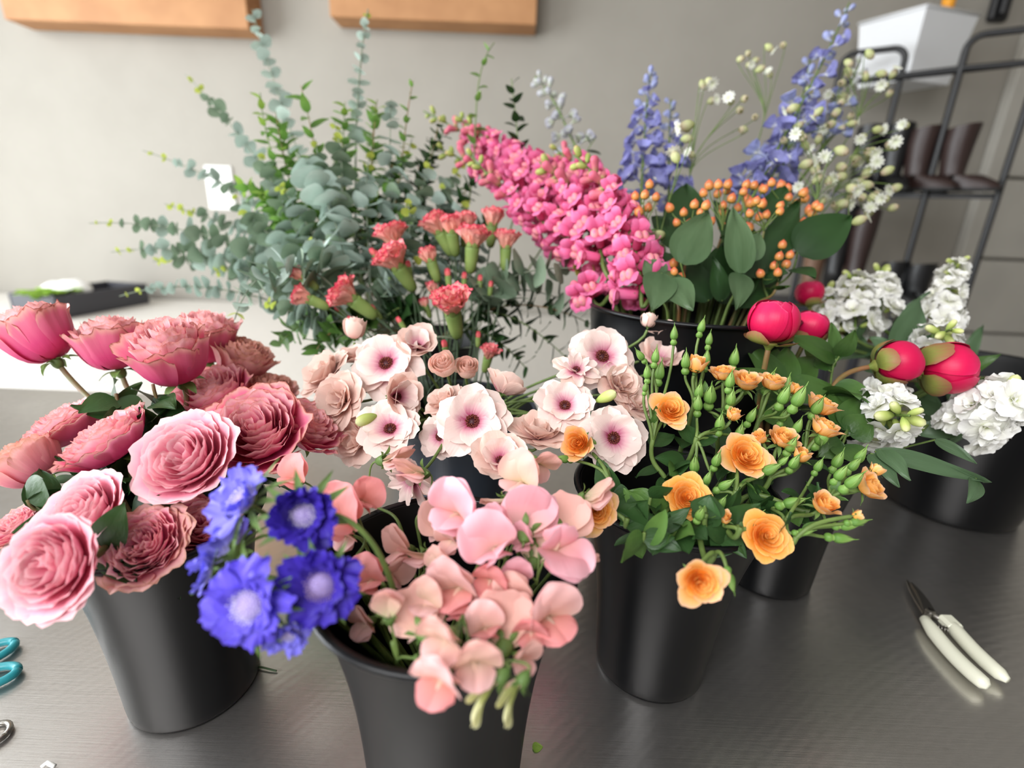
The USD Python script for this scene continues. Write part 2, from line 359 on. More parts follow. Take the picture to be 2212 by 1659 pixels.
def crumple(rng, c, r, amp=0.3):
    v, f, uv = ball(9, 13)
    v = v * (1 + amp * np.sin(v @ rng.normal(size=(3, 3)) * 4).sum(1, keepdims=True) / 3)
    return v * r + c, f
t = Thing('crumpled_paper', 'crumpled white paper scrap lying in the dark tray', 'paper', q0 + ax * Lr * 0.36 + ay * 0.13 + [0, 0, 0.012])
t.mesh('paper', *crumple(rg, q0 + ax * Lr * 0.36 + ay * 0.13 + [0, 0, 0.09], np.array([0.11, 0.08, 0.07])), m_white)
m_scrap = petal('scrap_leaf', [(0, (120, 160, 60)), (1, (160, 196, 78))], trans=0.3)
for k, (a, lab) in enumerate(((0.04, 'bright green leafy scrap at the near end of the dark tray'), (0.22, 'green leaf scrap beside the paper in the dark tray'))):
    c = q0 + ax * Lr * a + ay * 0.1 + [0, 0, 0.08]
    t = Thing('leaf_scrap', lab, 'leaves', c)
    for i in range(9):
        pv = flat_petal(rg, i * 2.4, 0.11, 0.04, 40, 95, plan='leaf', ruf=0.06)
        t.mesh('leaf', pv[0] + c, pv[1], m_scrap, pv[2])

# ---- black rack with boots, white bin on it
rA, rB, rC = at(1955, 128, 2.2), at(2250, 128, 1.94), at(1820, 128, 2.32)
rA[2] = rB[2] = rC[2] = 0; rD = rB + rC - rA
ztop = at(1958, 158, 2.2)[2]; zmid = at(1905, 412, 2.2)[2]; zlow = zmid - (ztop - zmid); zlow2 = zlow - (ztop - zmid)
ctr = (rA + rB + rC + rD) / 4
t = Thing('rack', 'black metal shelf rack with looped end frames on the right', 'rack', ctr)
def loop_frame(p, q, top):
    r = 0.05; d = unit(q - p); zz = np.array([0, 0, 1.0]); pts = [p.copy(), p + zz * (top - r)]
    for a in np.linspace(0, np.pi / 2, 6)[1:]: pts.append(p + d * r * (1 - math.cos(a)) + zz * (top - r + r * math.sin(a)))
    w = np.linalg.norm(q - p)
    for a in np.linspace(np.pi / 2, 0, 6)[:-1]: pts.append(q - d * r * (1 - math.cos(a)) + zz * (top - r + r * math.sin(a)))
    pts += [q + zz * (top - r), q.copy()]
    return tube(pts, 0.0135, 8)
zl = at(1890, 90, 2.14)[2]
for p, q in ((rC, rA), (rD, rB)):
    v, f, uv = loop_frame(p, q, zl); t.mesh('end_frame', v, f, m_blackmetal, uv)
def slab(z, th=0.022):
    c = [rC, rA, rB, rD]; v = np.array([p + [0, 0, z - th] for p in c] + [p + [0, 0, z] for p in c])
    return v, np.array([[0, 2, 1], [0, 3, 2], [4, 5, 6], [4, 6, 7], [0, 1, 5], [0, 5, 4], [1, 2, 6], [1, 6, 5], [2, 3, 7], [2, 7, 6], [3, 0, 4], [3, 4, 7]])
for p, q in ((rA, rB), (rC, rD), (rA, rC), (rB, rD)):
    v, f, uv = tube([p + [0, 0, ztop - .012], q + [0, 0, ztop - .012]], .012, 8); t.mesh('top_rail', v, f, m_blackmetal, uv)
for k in range(1, 8):
    a, b = rA + (rC - rA) * k / 8, rB + (rD - rB) * k / 8
    v, f, uv = tube([a + [0, 0, ztop - .004], b + [0, 0, ztop - .004]], .003, 6); t.mesh('shelf_wire', v, f, m_blackmetal, uv)
for z in (zmid, zlow, 0.18):
    v, f = slab(z); t.mesh('shelf', v, f, m_blackmetal, smooth=False)

def boot(name, label, foot, yaw, h, mat, lean=0.0, s=1.0):
    """A tall boot: a swept shaft that bends into a foot, a sole and a heel."""
    c, sn = math.cos(yaw), math.sin(yaw); Rm = np.array([[c, -sn, 0], [sn, c, 0], [0, 0, 1.0]])
    t = Thing(name, label, 'boot', foot, R=Rm)
    rows = [(0.0, h, 0.062, 0.058), (-0.006 + lean, h * 0.75, 0.06, 0.058), (-0.004, h * 0.5, 0.054, 0.05), (0.0, h * 0.3, 0.048, 0.044), (0.012, h * 0.2, 0.055, 0.045)]
    a = np.arange(16) / 16 * 2 * np.pi; v = []
    for (x, z, rx, ry) in rows: v.append(np.stack([x + rx * np.cos(a), ry * np.sin(a), 0 * a + z + 0.012 * np.cos(a) * (z == h)], 1))
    for (x, z, ln, w) in ((0.035, 0.075, 0.085, 0.046), (0.06, 0.045, 0.12, 0.047), (0.068, 0.02, 0.128, 0.048)):
        v.append(np.stack([x + ln * np.cos(a), w * np.sin(a), 0 * a + z + 0.0 * a], 1))
    v = np.vstack(v) * s; f = gridf(16, 8, True)[:, ::-1]
    t.mesh('shaft', v, f, mat, world=False)
    sole = np.vstack([np.stack([0.068 + 0.134 * np.cos(a), 0.052 * np.sin(a), 0 * a + z], 1) for z in (0.02, 0.008)] + [[[0.068, 0, 0.02], [0.068, 0, 0.008]]]) * s
    fs = np.vstack([gridf(16, 2, True)[:, ::-1], [[(i + 1) % 16 + 0, 32, i] for i in range(16)], [[16 + i, 33, 16 + (i + 1) % 16] for i in range(16)]])
    t.mesh('sole', sole, fs, m_sole, world=False, smooth=False)
    v, f = rbox((-0.062, -0.036, 0.0), (-0.005, 0.036, 0.012), 0.002); t.mesh('heel', v * s, f, m_sole, world=False, smooth=False)
def on_rack(u, w, z): p = rA + u * (rB - rA) + w * (rC - rA); return np.array([p[0], p[1], z])
for u, w, z, yaw, h, mat, lab in (
        (0.10, 0.45, zmid, -1.9, 0.30, m_leather_black, 'black boot on the middle rack shelf, at its far end'),
        (0.36, 0.45, zmid, -1.8, 0.30, m_leather_black, 'black boot second along the middle rack shelf'),
        (0.60, 0.5, zmid, -1.2, 0.28, m_leather_brown, 'dark brown boot third along the middle rack shelf'),
        (0.83, 0.4, zmid, -1.0, 0.28, m_leather_brown, 'dark brown boot at the near end of the middle rack shelf'),
        (0.06, 0.45, zlow, -1.9, 0.46, m_leather_black, 'tall black boot on the lower rack shelf by the post'),
        (0.26, 0.45, zlow, -1.7, 0.44, m_leather_brown, 'tall brown boot beside the black one on the lower rack shelf'),
        (0.62, 0.45, zlow, -1.5, 0.20, m_leather_black, 'low black boot on the lower rack shelf, farther from the post'),
        (0.84, 0.45, zlow, -1.2, 0.20, m_leather_black, 'low black boot at the near end of the lower rack shelf')):
    boot('boot', lab, on_rack(u, w, z), yaw, h, mat, s=.92)
pt = at(1812, 650, 2.75)
t = Thing('low_bench', 'low dark bench left of the rack carrying tan boots', 'bench', (pt[0] - 0.05, pt[1], 0))
v, f = rbox((pt[0] - 0.45, pt[1] - 0.16, pt[2] - 0.04), (pt[0] + 0.12, pt[1] + 0.16, pt[2]), 0.004); t.mesh('seat', v, f, m_tray, smooth=False)
for x in (-0.43, 0.06):
    for y in (-0.14, 0.1): t.mesh('leg', *rbox((pt[0] + x, pt[1] + y, 0), (pt[0] + x + 0.04, pt[1] + y + 0.04, pt[2] - 0.04), 0.003), m_tray, smooth=False)
boot('boot', 'tan boot on the low bench, nearer the rack', pt + [0.0, 0, 0], -2.3, 0.42, m_leather_tan)
boot('boot', 'tan boot on the low bench, farther from the rack', pt + [-0.16, 0.03, 0], -2.0, 0.40, m_leather_tan)

# white tapered bin on the rack's top shelf
bt = [at(1866, 8, 2.38), at(2003, 12, 2.18), at(2122, 12, 2.24)]
zt = bt[1][2]; bb = (rA + rB + rC + rD) / 4
bc = (np.array([bt[0][0], bt[0][1], 0]) + np.array([bt[2][0], bt[2][1], 0])) / 2
t = Thing('white_bin', 'white tapered square bin standing on top of the rack', 'bin', (bc[0], bc[1], ztop))
e0 = np.array([bt[1][0], bt[1][1], 0]); ring = [e0, np.array([bt[2][0], bt[2][1], 0]), 2 * bc - e0, np.array([bt[0][0], bt[0][1], 0])]
def bin_ring(k, z): return [bc + (p - bc) * k + [0, 0, z] for p in ring]
outer = np.array(bin_ring(0.80, ztop) + bin_ring(1.0, zt) + bin_ring(0.95, zt) + bin_ring(0.76, ztop + 0.01))
fq = []
for k in range(3): fq += [[4 * k + i, 4 * k + (i + 1) % 4, 4 * k + 4 + (i + 1) % 4, 4 * k + 4 + i] for i in range(4)]
fq += [[12, 13, 14, 15], [3, 2, 1, 0]]
fq = np.array(fq); t.mesh('body', outer, np.vstack([fq[:, [0, 1, 2]], fq[:, [0, 2, 3]]]), m_paper, smooth=False)
t.mesh('rim', *tube(np.array(bin_ring(1.0, zt) + [bin_ring(1.0, zt)[0]]), 0.008, 6)[:2], m_paper)
p0 = at(2052, -6, 2.27)
t = Thing('orange_trowel', 'orange plastic handle poking out of the white bin', 'tool', (p0[0], p0[1], ztop + 0.02))
v, f, uv = tube([(bc[0], bc[1], ztop + 0.03), (p0[0], p0[1], zt - 0.02), p0, p0 + [0.01, 0, 0.09]], [0.012, 0.02, 0.028, 0.02], 10); t.mesh('handle', v, f, m_orange, uv)

# ---------------------------------------------------------------- buckets
class Bucket:
    def __init__(self, c, H, r0, r1, label, curve=1.0, mat=None):
        self.c, self.H, self.r0, self.r1 = np.array([c[0], c[1], TABLE_Z]), H, r0, r1
        t = Thing('flower_bucket', label, 'bucket', self.c)
        s = np.linspace(0, 1, 18); rr = r0 + (r1 - r0) * (0.35 * s + 0.65 * s ** 3.2) if curve else r0 + (r1 - r0) * s
        out = [(r0 - 0.006, 0.0), (r0 - 0.001, 0.002)] + [(a, max(0.006, h * H)) for a, h in zip(rr, s)]
        lip = [(r1 + 0.004, H - 0.004), (r1 + 0.006, H), (r1 + 0.003, H + 0.003), (r1 - 0.001, H + 0.001)]
        v, f, uv = lathe(np.array(out + lip), 64); t.mesh('body', v + self.c, f, mat or m_blackplastic, uv)
        inn = [(r1 - 0.002, H)] + [(a - 0.003, h * H) for a, h in zip(rr[::-1], s[::-1]) if h * H > 0.01] + [(r0 - 0.004, 0.006), (0.001, 0.006)]
        v, f, uv = lathe(np.array(inn), 64); t.mesh('lining', v + self.c, f, m_bucket_in, uv)
        v, f, uv = lathe(np.array([(r0 - 0.006, 0.0), (0.001, 0.001)]), 64); t.mesh('bottom', v + self.c, f, m_blackplastic, uv)
    def mouth(self, rng, toward, k=0.8):
        """A point of the mouth, on the side of 'toward'."""
        d = np.asarray(toward)[:2] - self.c[:2]; n = np.linalg.norm(d); d = d / max(n, 1e-6)
        rad = min(n, self.r1 * k) * rng.uniform(0.75, 1.0)
        j = rng.normal(0, 0.012, 2)
        return np.array([*(self.c[:2] + d * rad + j), TABLE_Z + self.H])
    def foot(self, rng, m):
        d = m[:2] - self.c[:2]
        e = -0.45 * d * self.r0 / self.r1 + rng.normal(0, 0.012, 2)
        n = np.linalg.norm(e); e *= min(1, self.r0 * 0.75 / max(n, 1e-6))
        return np.array([*(self.c[:2] + e), TABLE_Z + 0.012])
B_rose = Bucket((-0.366, 0.465), 0.236, 0.069, 0.095, 'black flared bucket of pink garden roses, at the left')
B_pea = Bucket((-0.053, 0.378), 0.250, 0.077, 0.112, 'black flared bucket of sweet peas and scabiosa, nearest the viewer')
B_spray = Bucket((0.195, 0.526), 0.255, 0.069, 0.112, 'black flared bucket of orange spray roses, in the middle')
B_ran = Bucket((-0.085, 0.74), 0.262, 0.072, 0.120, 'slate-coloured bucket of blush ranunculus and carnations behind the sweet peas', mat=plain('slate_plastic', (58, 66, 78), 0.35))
_p = at_z(1668, 1262, TABLE_Z)
B_peony = Bucket((_p[0], _p[1] + 0.03), 0.262, 0.069, 0.112, 'black bucket partly hidden behind the orange roses, holding peonies')
_p = at(1490, 662, 0.80)
B_berry = Bucket((_p[0], _p[1]), _p[2] - TABLE_Z, 0.115, 0.155, 'tall black bucket of hypericum berries, snapdragons and delphiniums', curve=0)
_p = at_z(2064, 1100, TABLE_Z)
B_stock = Bucket((_p[0], _p[1] + 0.03), 0.30, 0.118, 0.165, 'wide black bucket of white stock at the right edge', curve=0)
B_euc = Bucket((-0.20, 1.19), 0.262, 0.085, 0.130, 'black bucket of eucalyptus at the back of the steel table')

# ---------------------------------------------------------------- plant materials
m_stem = plain('stem_green', (104, 126, 62), 0.55, alt=(84, 106, 50), scale=60.0)
m_stem_dark = plain('stem_dark_green', (62, 84, 52), 0.55, alt=(48, 68, 42), scale=60.0)
m_stem_rose = plain('stem_rose_brown', (98, 98, 56), 0.55, alt=(112, 84, 58), scale=60.0)
m_stem_grey = plain('stem_grey_green', (120, 132, 112), 0.6, alt=(104, 112, 92), scale=60.0)
m_stem_red = plain('stem_reddish', (134, 92, 58), 0.5, alt=(96, 100, 50), scale=40.0)
def leafmat(name, c0, c1, trans=0.25, rough=0.42, jit=0.15):
    return petal(name, [(0, c0), (0.55, c1), (1, c1)], trans=trans, rough=rough, vein=0.18, vk=(9.0, 5.0), jit=jit, spec=0.4, bumpd=0.0006)
m_leaf_rose = leafmat('rose_leaf', (46, 74, 38), (52, 84, 42))
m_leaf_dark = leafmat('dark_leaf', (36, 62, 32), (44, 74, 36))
m_leaf_mid = leafmat('mid_leaf', (70, 104, 48), (88, 124, 58))
m_leaf_lime = leafmat('lime_leaf', (126, 160, 62), (150, 182, 80), trans=0.35)
m_leaf_salal = leafmat('broad_leaf', (70, 96, 62), (84, 108, 74), rough=0.36)
m_leaf_peony = leafmat('peony_leaf', (50, 82, 36), (74, 106, 50), rough=0.36)
m_leaf_stock = leafmat('stock_leaf', (74, 100, 66), (86, 112, 80))
m_euc = leafmat('eucalyptus_leaf', (156, 174, 164), (180, 198, 188), trans=0.2, rough=0.55, jit=0.2)
m_euc_dark = leafmat('eucalyptus_leaf_dark', (108, 130, 106), (132, 152, 128), trans=0.2, rough=0.5, jit=0.2)
m_euc_tip = leafmat('eucalyptus_tip', (168, 182, 70), (186, 196, 92), trans=0.35)
m_myrtle = leafmat('myrtle_leaf', (88, 130, 58), (122, 164, 80), trans=0.25, rough=0.36, jit=0.25)
m_sepal = leafmat('sepal_green', (96, 128, 62), (112, 142, 78))
m_bud = petal('bud_green', [(0, (84, 124, 52)), (0.5, (106, 146, 66)), (1, (140, 170, 92))], trans=0.1, vein=0.2, vk=(10, 1.2), rough=0.45)

m_rose_in = petal('rose_petal', [(0, (212, 46, 100)), (0.4, (236, 98, 144)), (0.75, (246, 150, 178)), (0.95, (250, 198, 204)), (1, (236, 172, 166))], trans=0.24, vein=0.07)
m_rose_out = petal('rose_guard_petal', [(0, (216, 54, 116)), (0.5, (230, 86, 142)), (0.85, (240, 134, 164)), (0.965, (242, 180, 172)), (1, (170, 96, 84))], trans=0.28, vein=0.06)
m_rose_peach = petal('rose_faded_petal', [(0, (212, 86, 118)), (0.5, (236, 144, 160)), (0.9, (242, 186, 182)), (1, (218, 162, 142))], trans=0.3, vein=0.1)
m_rose_light = petal('rose_light_petal', [(0, (216, 60, 108)), (0.4, (240, 126, 160)), (0.8, (248, 176, 194)), (1, (250, 208, 212))], trans=0.24, vein=0.06)
m_orange_rose = petal('orange_rose_petal', [(0, (230, 124, 30)), (0.5, (243, 158, 58)), (0.9, (249, 184, 96)), (1, (247, 192, 122))], trans=0.26, vein=0.08)
m_orange_out = petal('orange_rose_guard', [(0, (236, 158, 64)), (0.5, (244, 176, 88)), (0.85, (248, 196, 128)), (1, (246, 196, 160))], trans=0.26, vein=0.1)
m_scab = petal('scabiosa_petal', [(0, (176, 160, 236)), (0.3, (112, 96, 220)), (1, (92, 76, 208))], trans=0.14, vein=0.12)
m_scab_dark = petal('scabiosa_dark_petal', [(0, (104, 84, 196)), (0.35, (68, 48, 172)), (1, (60, 42, 166))], trans=0.12, vein=0.12)
m_scab_light = petal('scabiosa_light_petal', [(0, (196, 190, 240)), (0.4, (138, 132, 230)), (1, (114, 108, 220))], trans=0.16, vein=0.12)
m_pin = plain('scabiosa_pin', (232, 224, 242), 0.6)
m_pin_core = plain('scabiosa_core', (172, 154, 212), 0.7)
m_pin_dark = plain('scabiosa_pin_purple', (172, 146, 186), 0.6)
m_pea = petal('sweet_pea_petal', [(0, (240, 228, 192)), (0.22, (242, 210, 194)), (0.65, (242, 194, 188)), (1, (244, 198, 198))], trans=0.32, vein=0.08, vk=(20, 1.5))
m_pea_pink = petal('sweet_pea_pink_petal', [(0, (242, 224, 198)), (0.2, (242, 192, 188)), (0.6, (242, 174, 184)), (1, (246, 192, 204))], trans=0.32, vein=0.08, vk=(20, 1.5))
m_pea_pale = petal('sweet_pea_pale_petal', [(0, (232, 226, 180)), (0.3, (240, 214, 190)), (0.75, (242, 200, 186)), (1, (240, 190, 182))], trans=0.34, vein=0.08, vk=(20, 1.5))
m_pea_coral = petal('sweet_pea_wing', [(0, (242, 214, 188)), (0.3, (242, 168, 158)), (1, (242, 160, 162))], trans=0.3, vein=0.08)
m_pea_dusty = petal('sweet_pea_dusty_petal', [(0, (236, 208, 182)), (0.3, (234, 186, 172)), (1, (238, 192, 184))], trans=0.32, vein=0.08, vk=(20, 1.5))
m_pea_green = petal('sweet_pea_green_bud', [(0, (176, 194, 110)), (0.4, (218, 224, 156)), (1, (238, 234, 186))], trans=0.35, vein=0.12)
m_ran = petal('ranunculus_petal', [(0, (150, 44, 90)), (0.18, (190, 88, 124)), (0.40, (226, 172, 182)), (0.62, (238, 212, 206)), (1, (242, 222, 214))], trans=0.26, vein=0.13, vk=(16, 1.2))
m_ran_back = petal('ranunculus_back_petal', [(0, (214, 164, 160)), (0.5, (236, 202, 190)), (1, (242, 214, 202))], trans=0.28, vein=0.1, vk=(16, 1.2))
m_ran_cream = petal('ranunculus_cream_petal', [(0, (236, 214, 184)), (0.6, (240, 214, 196)), (1, (238, 196, 184))], trans=0.35, vein=0.06)
m_ran_eye = plain('ranunculus_eye', (70, 24, 34), 0.6)
m_ran_eye2 = plain('ranunculus_stamen', (112, 52, 34), 0.6)
m_carn = petal('carnation_petal', [(0, (246, 168, 144)), (0.6, (250, 186, 170)), (0.9, (248, 168, 162)), (0.985, (230, 84, 110)), (1, (214, 52, 88))], trans=0.2, vein=0.12, vk=(16, 1.0))
m_carn_bud = petal('carnation_bud_petal', [(0, (238, 140, 124)), (0.6, (238, 120, 120)), (1, (216, 60, 88))], trans=0.3, vein=0.16)
m_calyx = petal('carnation_calyx', [(0, (104, 124, 62)), (0.5, (132, 152, 84)), (0.85, (124, 148, 80)), (1, (96, 120, 58))], trans=0.1, vein=0.1, vk=(8, 0.6))
m_peony = petal('peony_petal', [(0, (196, 14, 66)), (0.7, (214, 24, 82)), (0.95, (222, 44, 100)), (1, (230, 80, 124))], trans=0.15, vein=0.06, rough=0.4)
m_peony_sepal = petal('peony_sepal', [(0, (104, 122, 52)), (0.6, (128, 130, 62)), (1, (150, 92, 70))], trans=0.1, vein=0.2)
m_stock = petal('stock_petal', [(0, (214, 222, 160)), (0.25, (240, 240, 228)), (1, (248, 247, 245))], trans=0.25, vein=0.06)
m_stock_bud = petal('stock_bud', [(0, (150, 176, 84)), (0.6, (196, 208, 120)), (1, (232, 232, 180))], trans=0.25)
m_snap = petal('snapdragon_petal', [(0, (216, 88, 130)), (0.5, (229, 104, 154)), (1, (235, 128, 174))], trans=0.3, vein=0.12)
m_snap_palate = petal('snapdragon_palate', [(0, (228, 104, 148)), (0.5, (232, 120, 158)), (0.8, (238, 156, 156)), (1, (232, 122, 164))], trans=0.25, vein=0.1)
m_snap_bud = petal('snapdragon_bud', [(0, (146, 166, 84)), (0.4, (212, 120, 130)), (1, (222, 100, 136))], trans=0.2)
m_snap_gbud = petal('snapdragon_green_bud', [(0, (142, 164, 80)), (0.7, (176, 184, 104)), (1, (202, 150, 126))], trans=0.2)
m_delph = petal('delphinium_sepal', [(0, (204, 206, 222)), (0.3, (158, 160, 210)), (1, (138, 138, 198))], trans=0.35, vein=0.14)
m_delph_pale = petal('delphinium_pale_sepal', [(0, (206, 210, 214)), (0.4, (168, 176, 216)), (1, (158, 164, 212))], trans=0.35, vein=0.14)
m_delph_white = petal('delphinium_white_sepal', [(0, (196, 204, 176)), (0.5, (206, 208, 206)), (1, (190, 190, 206))], trans=0.35, vein=0.14)
m_bee = plain('delphinium_bee', (222, 222, 200), 0.6)
m_sil = petal('campion_petal', [(0, (226, 232, 200)), (1, (244, 244, 238))], trans=0.35)
m_sil_cal = petal('campion_calyx', [(0, (190, 200, 132)), (0.6, (206, 208, 160)), (1, (200, 178, 158))], trans=0.35, vein=0.15, vk=(14, 0.8))
m_berry = petal('hypericum_berry', [(0, (206, 176, 78)), (0.35, (226, 156, 84)), (0.75, (222, 118, 78)), (1, (206, 92, 66))], trans=0.08, vein=0.12, rough=0.3, spec=0.5)

# ---------------------------------------------------------------- kinds of flower
def put(k, name, m, mat, kind=None):
    k.mesh(name, m[0], m[1], mat, m[2] if len(m) > 2 else None, kind=kind)
def sepal_ring(k, rng, n, L, W, phi0, phi1, mat, z0=0.0, r0=0.08, name='sepal', plan='point'):
    for i in range(n):
        put(k, name, flat_petal(rng, i / n * 2 * np.pi + rng.uniform(-.15, .15), L * rng.uniform(.85, 1.15), W, phi0, phi1 + rng.uniform(-15, 15), r0, z0, cup=0.25, ruf=0.03, plan=plan, nu=5, nv=7), mat)

# a rose of unit radius; its outer cup and rim bowl-shaped, its heart quartered
def rose_kind(name, seed, n, m_in, m_out, openness=1.0, ruffle=0.05, height=0.95, n_out=9, quarter=0.07, flare=0.22, jag=0.03, nu=15, nv=9, peak=0.0, hip=True, m_lip=None, sep=(0.55, 0.12, 80, 150), spread=0.78):
    rng = np.random.default_rng(seed); k = Kind(name)
    for i in range(n):
        t = (i + 0.5) / n; outer = i >= n - n_out
        Rt = (0.05 + 0.80 * t ** spread) * (0.75 + 0.25 * openness)
        zt = height * (0.86 - 0.10 * t - 0.16 * openness * t ** 2) + rng.uniform(-.03, .03)
        lip = (0.03 + flare * t ** 1.6) * (0.6 + 0.6 * openness)
        P = [(0.03 + 0.05 * t, 0.04), (Rt * (0.75 + 0.5 * t), 0.04 + 0.03 * (1 - t)), (Rt * (1.02 + 0.06 * t), 0.45 * height), (Rt + lip, zt)]
        off = rng.normal(0, quarter, 2) * max(0.0, 1 - t * 1.6)
        th = i * 2.39996 + rng.uniform(-.4, .4)
        da = (1.25 - 0.62 * t) * rng.uniform(.88, 1.1)
        if outer:
            P[3] = (Rt + lip * rng.uniform(1.0, 1.7), zt - rng.uniform(0.0, 0.14) * openness)
            da *= 1.08
        put(k, 'petal', cyl_petal(rng, th, P, da, base=0.4, q=0.2 if not peak else 0.26, ruf=ruffle * (0.35 + 0.85 * t), rk=4.0 + 2.5 * t, jag=jag, off=off, tuck=0.05, nu=nu, nv=nv, peak=peak * t), m_out if outer else (m_lip if m_lip and t > .5 else m_in))
    prof = smoothprof([(0.05, -0.26), (0.10, -0.22), (0.15, -0.12), (0.15, -0.02), (0.10, 0.06)], 8) if hip else smoothprof([(0.06, -0.12), (0.1, 0.04)], 4)
    put(k, 'receptacle', lathe(prof, 12), m_sepal)
    sepal_ring(k, rng, 5, sep[0], sep[1], sep[2], sep[3], m_sepal, z0=-0.02, r0=0.1)
rose_kind('rose_open', 1, 44, m_rose_in, m_rose_out, 1.0, 0.08, height=1.15)
rose_kind('rose_cup', 2, 44, m_rose_in, m_rose_out, 0.45, 0.08, height=1.95, n_out=8, flare=0.30)
rose_kind('rose_full', 3, 50, m_rose_light, m_rose_light, 1.1, 0.05, n_out=12, quarter=0.10, flare=0.26)
rose_kind('rose_button', 4, 64, m_rose_in, m_rose_peach, 1.15, 0.085, height=0.72, n_out=12, quarter=0.12, flare=0.18, jag=0.05)
rose_kind('rose_swirl', 5, 44, m_rose_light, m_rose_light, 0.9, 0.035, n_out=10, quarter=0.0, flare=0.28)
rose_kind('rose_faded', 6, 50, m_rose_peach, m_rose_peach, 0.5, 0.07, height=1.6, n_out=9, flare=0.28)
OSEP = (1.0, 0.15, 95, 140)
rose_kind('orange_open', 11, 30, m_orange_rose, m_orange_out, 1.0, 0.022, height=0.85, n_out=7, quarter=0.02, flare=0.34, jag=0.012, nu=13, nv=8, peak=0.06, sep=OSEP, spread=0.9)
rose_kind('orange_flat', 12, 34, m_orange_rose, m_orange_rose, 1.2, 0.02, height=0.75, n_out=9, quarter=0.04, flare=0.32, jag=0.012, nu=13, nv=8, peak=0.05, sep=OSEP, spread=0.9)
rose_kind('orange_cup', 13, 24, m_orange_rose, m_orange_out, 0.35, 0.03, height=1.35, n_out=7, quarter=0.0, flare=0.42, jag=0.015, nu=13, nv=8, peak=0.08, sep=OSEP, spread=0.9)
rose_kind('orange_half', 14, 18, m_orange_rose, m_orange_out, 0.2, 0.02, height=1.7, n_out=5, quarter=0.0, flare=0.3, jag=0.012, nu=11, nv=8, peak=0.12, sep=(1.2, 0.2, 40, 100), spread=0.9)

# a closed rose bud: unit length about 2.6, on +z
def bud_kind(name, seed, showing=None):
    rng = np.random.default_rng(seed); k = Kind(name)
    put(k, 'hip', lathe(smoothprof([(0.12, -0.95), (0.36, -0.8), (0.44, -0.5), (0.30, -0.18), (0.34, 0.0)], 12), 14), m_bud)
    if showing:
        put(k, 'petals', lathe(smoothprof([(0.3, -0.05), (0.46, 0.4), (0.40, 1.0), (0.22, 1.45), (0.02, 1.5)], 14), 16, 3, 0.06), showing)
    for i in range(5):
        P = [(0.30, -0.12), (0.66, 0.15), (0.50, 0.85), (0.03, 1.75)] if not showing else [(0.30, -0.12), (0.64, 0.15), (0.55, 0.7), (0.55, 1.25)]
        put(k, 'sepal', cyl_petal(rng, i * 1.2566 + 0.2, P, 0.72, base=0.9, q=0.45, ruf=0.0, jag=0.0, tuck=0.03, nu=9, nv=9), m_bud)
    put(k, 'tip', tube([(0, 0, 1.5), (0.04, 0.02, 1.8), (0.02, 0.06, 2.15)], [0.10, 0.06, 0.015], 6), m_bud)
bud_kind('bud_closed', 21); bud_kind('bud_closed_b', 22); bud_kind('bud_orange', 23, m_orange_out)

# butterfly ranunculus
def stamens(k, rng, n, r, mat, mat2, dome=0.12):
    put(k, 'eye', xf(mat4(np.diag([r, r, r * 0.75]), (0, 0, 0.05)), ball(7, 12)), mat)
    ms = []
    for i in range(n):
        a, q = i * 2.4, math.sqrt((i + .5) / n); rr = r * (0.55 + 0.95 * q)
        p0 = np.array([0.5 * rr * math.cos(a), 0.5 * rr * math.sin(a), 0.08]); p1 = np.array([rr * math.cos(a), rr * math.sin(a), 0.10 + dome * (1.2 - q)])
        ms += [tube([p0, p1], 0.010, 4)[:2], xf(mat4(np.eye(3), p1, 0.024), ball(4, 5))[:2]]
    put(k, 'stamens', join(*ms)[:2], mat2, kind='stuff')
def ran_kind(name, seed, rows, mat, eye=0.13, back=None, cone=False):
    rng = np.random.default_rng(seed); k = Kind(name); a0 = 0
    for j, (n, L, W, p0, p1) in enumerate(rows):
        for i in range(n):
            put(k, 'petal', flat_petal(rng, a0 + i / n * 2 * np.pi + rng.uniform(-.22, .22), L * rng.uniform(.9, 1.1), W * rng.uniform(.85, 1.12), p0 + rng.uniform(-8, 8), p1 + rng.uniform(-14, 14), 0.04, 0.02 * (len(rows) - j), cup=0.22, ruf=0.085, rk=3.2, jag=0.035, q=0.34, base=0.26, pw=0.9, nu=13, nv=10), back if (back and j == len(rows) - 1) else mat)
        a0 += 0.4
    if eye: stamens(k, rng, 46, eye, m_ran_eye, m_ran_eye2)
    put(k, 'calyx', lathe(smoothprof([(0.05, -0.1), (0.1, -0.05), (0.06, 0.03)], 6), 10), m_sepal)
    sepal_ring(k, rng, 5, 0.3, 0.1, 70, 120, m_sepal, z0=-0.03, r0=0.05)
ran_kind('ranunculus_open', 31, [(6, 0.85, 0.40, 50, 68), (8, 1.0, 0.46, 68, 88)], m_ran)
ran_kind('ranunculus_wide', 32, [(5, 0.80, 0.42, 58, 78), (8, 1.0, 0.46, 78, 98)], m_ran)
ran_kind('ranunculus_cup', 33, [(5, 0.85, 0.44, 34, 30), (7, 1.0, 0.5, 52, 52)], m_ran, back=m_ran_back)
ran_kind('ranunculus_double', 34, [(6, 0.62, 0.34, 20, 12), (8, 0.82, 0.44, 40, 38), (9, 1.0, 0.5, 66, 82)], m_ran_back, eye=0.0)
ran_kind('ranunculus_ragged', 35, [(7, 0.8, 0.16, 50, 40), (6, 1.0, 0.26, 70, 90), (4, 1.0, 0.42, 80, 110)], m_ran, back=m_ran_back)
rng_ = np.random.default_rng(36)
rose_kind('ranunculus_cream_bud', 36, 26, m_ran_cream, m_ran_cream, 0.2, 0.012, height=1.25, n_out=6, quarter=0.0, flare=0.05, jag=0.01, nu=11, nv=8, hip=False, sep=(0.5, 0.16, 70, 40))
